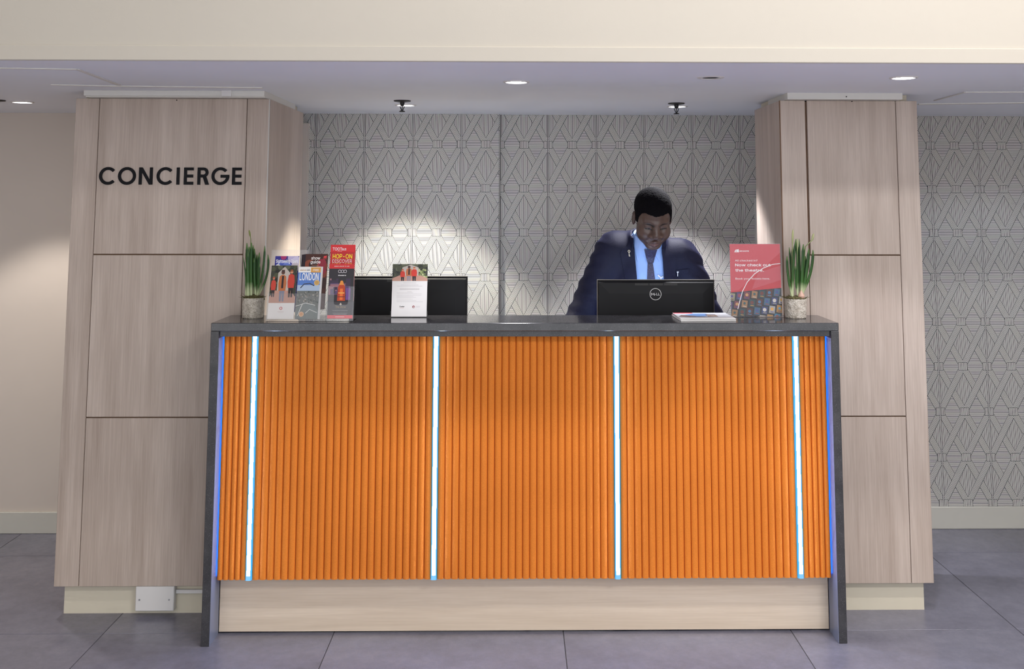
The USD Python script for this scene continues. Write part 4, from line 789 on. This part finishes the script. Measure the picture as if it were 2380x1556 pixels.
def build_man(loc):
    t = thing('person', 'man in a navy blazer, pale blue shirt and dark tie looking down at his monitor', 'person', loc)
    face = surface_nets(lambda P: np.minimum(head_body(P), smin(head_body(P), torso(P, -.016), .006)), (-.14,-.32,1.30), (.14,.06,1.69), .0021)
    low = surface_nets(lambda P: smin(smin(torso(P, -.014), arms(P, -.012), .02), legs(P, -.012), .03), (-.42,-.32,.02), (.40,.22,1.47), .012)
    hands = [surface_nets(lambda P: hand(P, s), tuple(w-[.09,.16,.06]), tuple(w+[.09,.06,.05]), .0032) for s, w in ((-1, WRL), (1, WRR))]
    try:
        B = man(face)
        for q in [low]+hands: B = B + man(q)
        body = tri(B)
        if len(body.faces) < 5000: raise ValueError
    except Exception:
        body = cat(face, low, *hands)
    H = to_head(np.array(body.vertices)); Q = both(H); c = np.tile(np.array([.080,.043,.033]), (len(H), 1)); isH = (H[:,2] > -.13) & (np.abs(H[:,1]) < .2)
    n = meshkit.fbm(np.array(body.vertices)*60, 3, 5)[:,None]; c = c*(0.82+0.36*n)
    def blend(mask, col):
        m = np.clip(mask, 0, 1)[:,None]; return c*(1-m)+np.array(col)*m
    front = (H[:,1] < -.06)
    c = blend(isH*front*np.clip(1-np.maximum(cap(Q, (.002,-.093,-.0648), (.024,-.079,-.0728), .0062, .003), -1)/.003, 0, 1)*.75, (.085,.042,.038))
    c = blend(isH*front*np.clip(1-np.maximum(cap(Q, (.000,-.091,-.0795), (.020,-.081,-.0765), .0078, .003), -1)/.003, 0, 1)*.85, (.120,.056,.054))
    c = blend(isH*front*np.clip(1-np.abs(cap(Q, (.016,-.086,-.0050), (.046,-.0725,-.0040), .0022))/.0046*1.4, 0, 1), (.008,.005,.005))
    c = blend(isH*front*np.clip(1-cap(Q, (.000,-.098,-.0713), (.024,-.082,-.0745), .0012)/.0016, 0, 1)*.8, (.030,.012,.010))
    br = np.clip(1-cap(Q, (.012,-.089,.0145), (.050,-.067,.0225), .0048, .0032)/.003, 0, 1); c = blend(isH*front*br*.9, (.012,.008,.007))
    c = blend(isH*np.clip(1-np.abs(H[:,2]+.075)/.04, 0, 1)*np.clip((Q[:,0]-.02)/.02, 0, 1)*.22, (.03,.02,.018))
    part(t, 'body', body, 'skin', smooth=True, colors=c)
    # hair: a close-cropped cap over the skull
    def hair(P):
        h = to_head(P); d = head_sdf(h, False); y = h[:,1]; x = np.abs(h[:,0])
        zb = np.interp(y, [-.10,-.062,-.046,-.034,-.030,-.010,-.006,.034,.042,.075,.12], [.064,.066,.055,.030,.004,-.006,.040,.042,-.02,-.052,-.058]) + .006*np.clip((.045-x)/.045, 0, 1)*(y < -.05)*-1
        nz = (meshkit.noise(P*420, 3)-.5)*.0022 + (meshkit.noise(P*190, 4)-.5)*.0014
        th = np.interp(h[:,2], [-.05, .02, .09], [.0018, .0050, .0110]); return smax((d-th)*HS+nz, (zb-h[:,2])*HS*.9+nz*1.5, .0025)
    part(t, 'hair', surface_nets(hair, (-.11,-.32,1.40), (.11,.00,1.69), .0024), 'hair', smooth=True)
    # shirt, then jacket cut open in front, collar, lapels, tie
    part(t, 'shirt', surface_nets(lambda P: smax(smin(torso(P, .000), neck(P, .0115), .012), P[:,2]-(1.474+.35*(P[:,1]+.07)), .003), (-.21,-.24,.90), (.19,.16,1.52), .0055), 'shirt', smooth=True)
    JO = .014
    edgeL = lambda z: np.interp(z, [.85,1.10,1.27,1.36,1.42,1.47], [-.060,-.064,-.068,-.074,-.078,-.080]); edgeR = lambda z: np.interp(z, [.85,1.10,1.27,1.36,1.42,1.47], [.040,.052,.054,.050,.044,.040])
    def jacket(P):
        z = P[:,2]; fold = .0035*np.sin(z*95+P[:,0]*40+P[:,1]*30)*np.clip((np.abs(P[:,0]-TX)-.16)/.05, 0, 1) + (meshkit.noise(P*np.array([14,14,9]), 8)-.5)*.012
        d = smin(torso(P, JO), arms(P, JO+.002), .045) + fold
        d = smin(d, smax(neck(P, .024), z-(1.462+.35*(P[:,1]+.07)), .006), .014)
        cut = smax(smax(edgeL(z)-P[:,0], P[:,0]-edgeR(z), .002), P[:,1]+.045, .002)
        d = smax(d, -cut, .004); d = smax(d, -neck(P, .015), .003)
        return smax(d, .80-z+.25*(P[:,1] < -.12)*0, .006)
    part(t, 'jacket', surface_nets(jacket, (-.43,-.32,.78), (.40,.22,1.50), .0062), 'jacket', smooth=True)
    def drape(poly, f, off, th, h=.006):
        """a thin piece of cloth of the outline poly (x, z) laid on the front of the surface f = 0"""
        m = extr(poly, th); m = m.subdivide_to_size(h, 20); v = np.array(m.vertices); Pq = np.stack([v[:,0], np.full(len(v), -.34), v[:,1]], 1)
        for _ in range(60): Pq[:,1] += np.clip(f(Pq)*.8, -.01, .02)
        return trimesh.Trimesh(np.stack([v[:,0], np.minimum(Pq[:,1], .06)-off-v[:,2], v[:,1]], 1), m.faces, process=True)
    jt = lambda P: smin(torso(P, JO), arms(P, JO+.002), .045); st = lambda P: smin(torso(P, .000), neck(P, .0115), .012)
    zz = np.linspace(1.10, 1.43, 9)
    lapL = Polygon([(edgeL(z), z) for z in zz] + [(-.086,1.455), (-.098,1.442), (-.104,1.408), (-.128,1.396), (-.138,1.374), (-.116,1.26), (-.086,1.13)])
    lapR = Polygon([(edgeR(z), z) for z in zz] + [(.052,1.440), (.064,1.426), (.072,1.390), (.098,1.376), (.110,1.352), (.100,1.24), (.074,1.13)])
    part(t, 'lapel', drape(lapL, jt, -.001, .005), 'jacket', smooth=30); part(t, 'lapel', drape(lapR, jt, -.001, .005), 'jacket', smooth=30)
    part(t, 'breast_pocket', drape(Polygon([(.108,1.300),(.165,1.306),(.165,1.288),(.108,1.282)]), jt, .000, .003), 'jacket', smooth=30)
    cL = Polygon([(-.074,1.455), (-.076,1.400), (-.062,1.338), (-.026,1.378), (-.022,1.394), (-.050,1.430)]); cR = Polygon([(.036,1.440), (.050,1.400), (.034,1.340), (.012,1.376), (.010,1.394), (.026,1.420)])
    part(t, 'shirt_collar', drape(cL, st, .001, .004), 'shirt', smooth=30); part(t, 'shirt_collar', drape(cR, st, .001, .004), 'shirt', smooth=30)
    tie = Polygon([(-.017,1.334), (.005,1.334), (.018,1.22), (.024,1.06), (-.004,1.02), (-.032,1.06), (-.025,1.22)]); knot = Polygon([(-.036,1.392), (.022,1.392), (.012,1.352), (.007,1.334), (-.019,1.334), (-.024,1.352)])
    part(t, 'tie', cat(drape(tie, st, .002, .004), drape(knot, st, .004, .011)), 'tie', smooth=30)
    part(t, 'tie_clip', drape(affinity.translate(Polygon([(.000,1.268),(.004,1.272),(.016,1.262),(.026,1.266),(.027,1.260),(.018,1.256),(.016,1.236),(.011,1.236),(.012,1.257)]), .024, .010), st, .004, .003), 'silver', label='small silver clip on the shirt')
    key = Point(0,.008).buffer(.0055).difference(Point(0,.008).buffer(.0030)).union(rect(-.0013,-.014,.0013,.003)).union(rect(0,-.014,.0050,-.0115)).union(rect(0,-.0095,.0042,-.0075))
    part(t, 'key_pin', drape(affinity.translate(key, -.100, 1.376), jt, .006, .003, .003), 'gold', label='pale gold key-shaped pin on the lapel')
    part(t, 'pen_clip', drape(rect(.112,1.290,.120,1.295).union(rect(.1145,1.274,.1175,1.292)), jt, .004, .002, .004), 'silver', label='silver pen clip at the breast pocket')
    part(t, 'trousers', surface_nets(lambda P: smax(smin(legs(P, .006), ell(P, (0,.045,.86), (.178,.128,.13)), .03), P[:,2]-.93, .004), (-.24,-.14,.04), (.24,.22,.96), .010), 'trousers', smooth=True)
    for s in (-1, 1):
        part(t, 'shoe', surface_nets(lambda P: smax(smin(ell(P, (s*.115,-.010,.038), (.046,.125,.040)), ell(P, (s*.115,.07,.055), (.040,.05,.055)), .03), .001-P[:,2], .004), (s*.115-.07,-.16,-.01), (s*.115+.07,.15,.13), .007), 'shoe_leather', smooth=True)
def skin_mat():
    g = Graph(); a = g.add('attribute', 'color', attribute='tint'); f = g.noise(g.obj(), 900.0, 2.0)
    M['skin'] = g.done('skin', g.bsdf(base_color=a, roughness=0.43, specular_ior_level=0.7, subsurface_weight=0.15, subsurface_radius=(0.006,0.002,0.001), subsurface_scale=0.6, normal=g.bump(f, 0.06, 0.0006)))
    g = Graph(); n = g.noise(g.obj(), 380.0, 3.0); M['hair'] = g.done('hair', g.bsdf(base_color=(0.0045,0.0040,0.0055), roughness=0.9, specular_ior_level=0.08, normal=g.bump(n, 0.6, 0.002)))
    g = Graph(); p = g.obj(); n = g.noise(g.mapv(p, (1,1,1)), 900.0, 2.0); w = g.noise(p, 11.0, 3.0)
    c = g.ramp(w, [(0.3, (0.0052,0.0058,0.021)), (0.7, (0.0078,0.0088,0.030))]); M['jacket'] = g.done('jacket', g.bsdf(base_color=c, roughness=0.62, sheen_weight=0.10, sheen_roughness=0.4, sheen_tint=(0.40,0.40,0.80), specular_ior_level=0.25, normal=g.bump(g.m('add', n, g.m('multiply', w, 1.6)), 0.28, 0.003)))
    g = Graph(); w = g.noise(g.obj(), 16.0, 3.0); M['shirt'] = g.done('shirt', g.bsdf(base_color=(0.30,0.45,0.80), roughness=0.7, normal=g.bump(w, 0.45, 0.01)))
    g = Graph(); v = g.add('voronoi_texture', 'distance', vector=g.obj(), scale=190.0); c = g.mixc(g.m('less_than', v, 0.33), (0.014,0.013,0.050), (0.060,0.050,0.150)); M['tie'] = g.done('tie', g.bsdf(base_color=c, roughness=0.45, sheen_weight=0.2))
    plain('trousers', (0.010,0.010,0.018), 0.7); plain('shoe_leather', (0.01,0.009,0.009), 0.25); plain('gold', (0.70,0.62,0.46), 0.4); plain('silver', (0.72,0.72,0.74), 0.35)
skin_mat()
MAN = (0.598, 0.785, 0.0)
build_man(MAN)
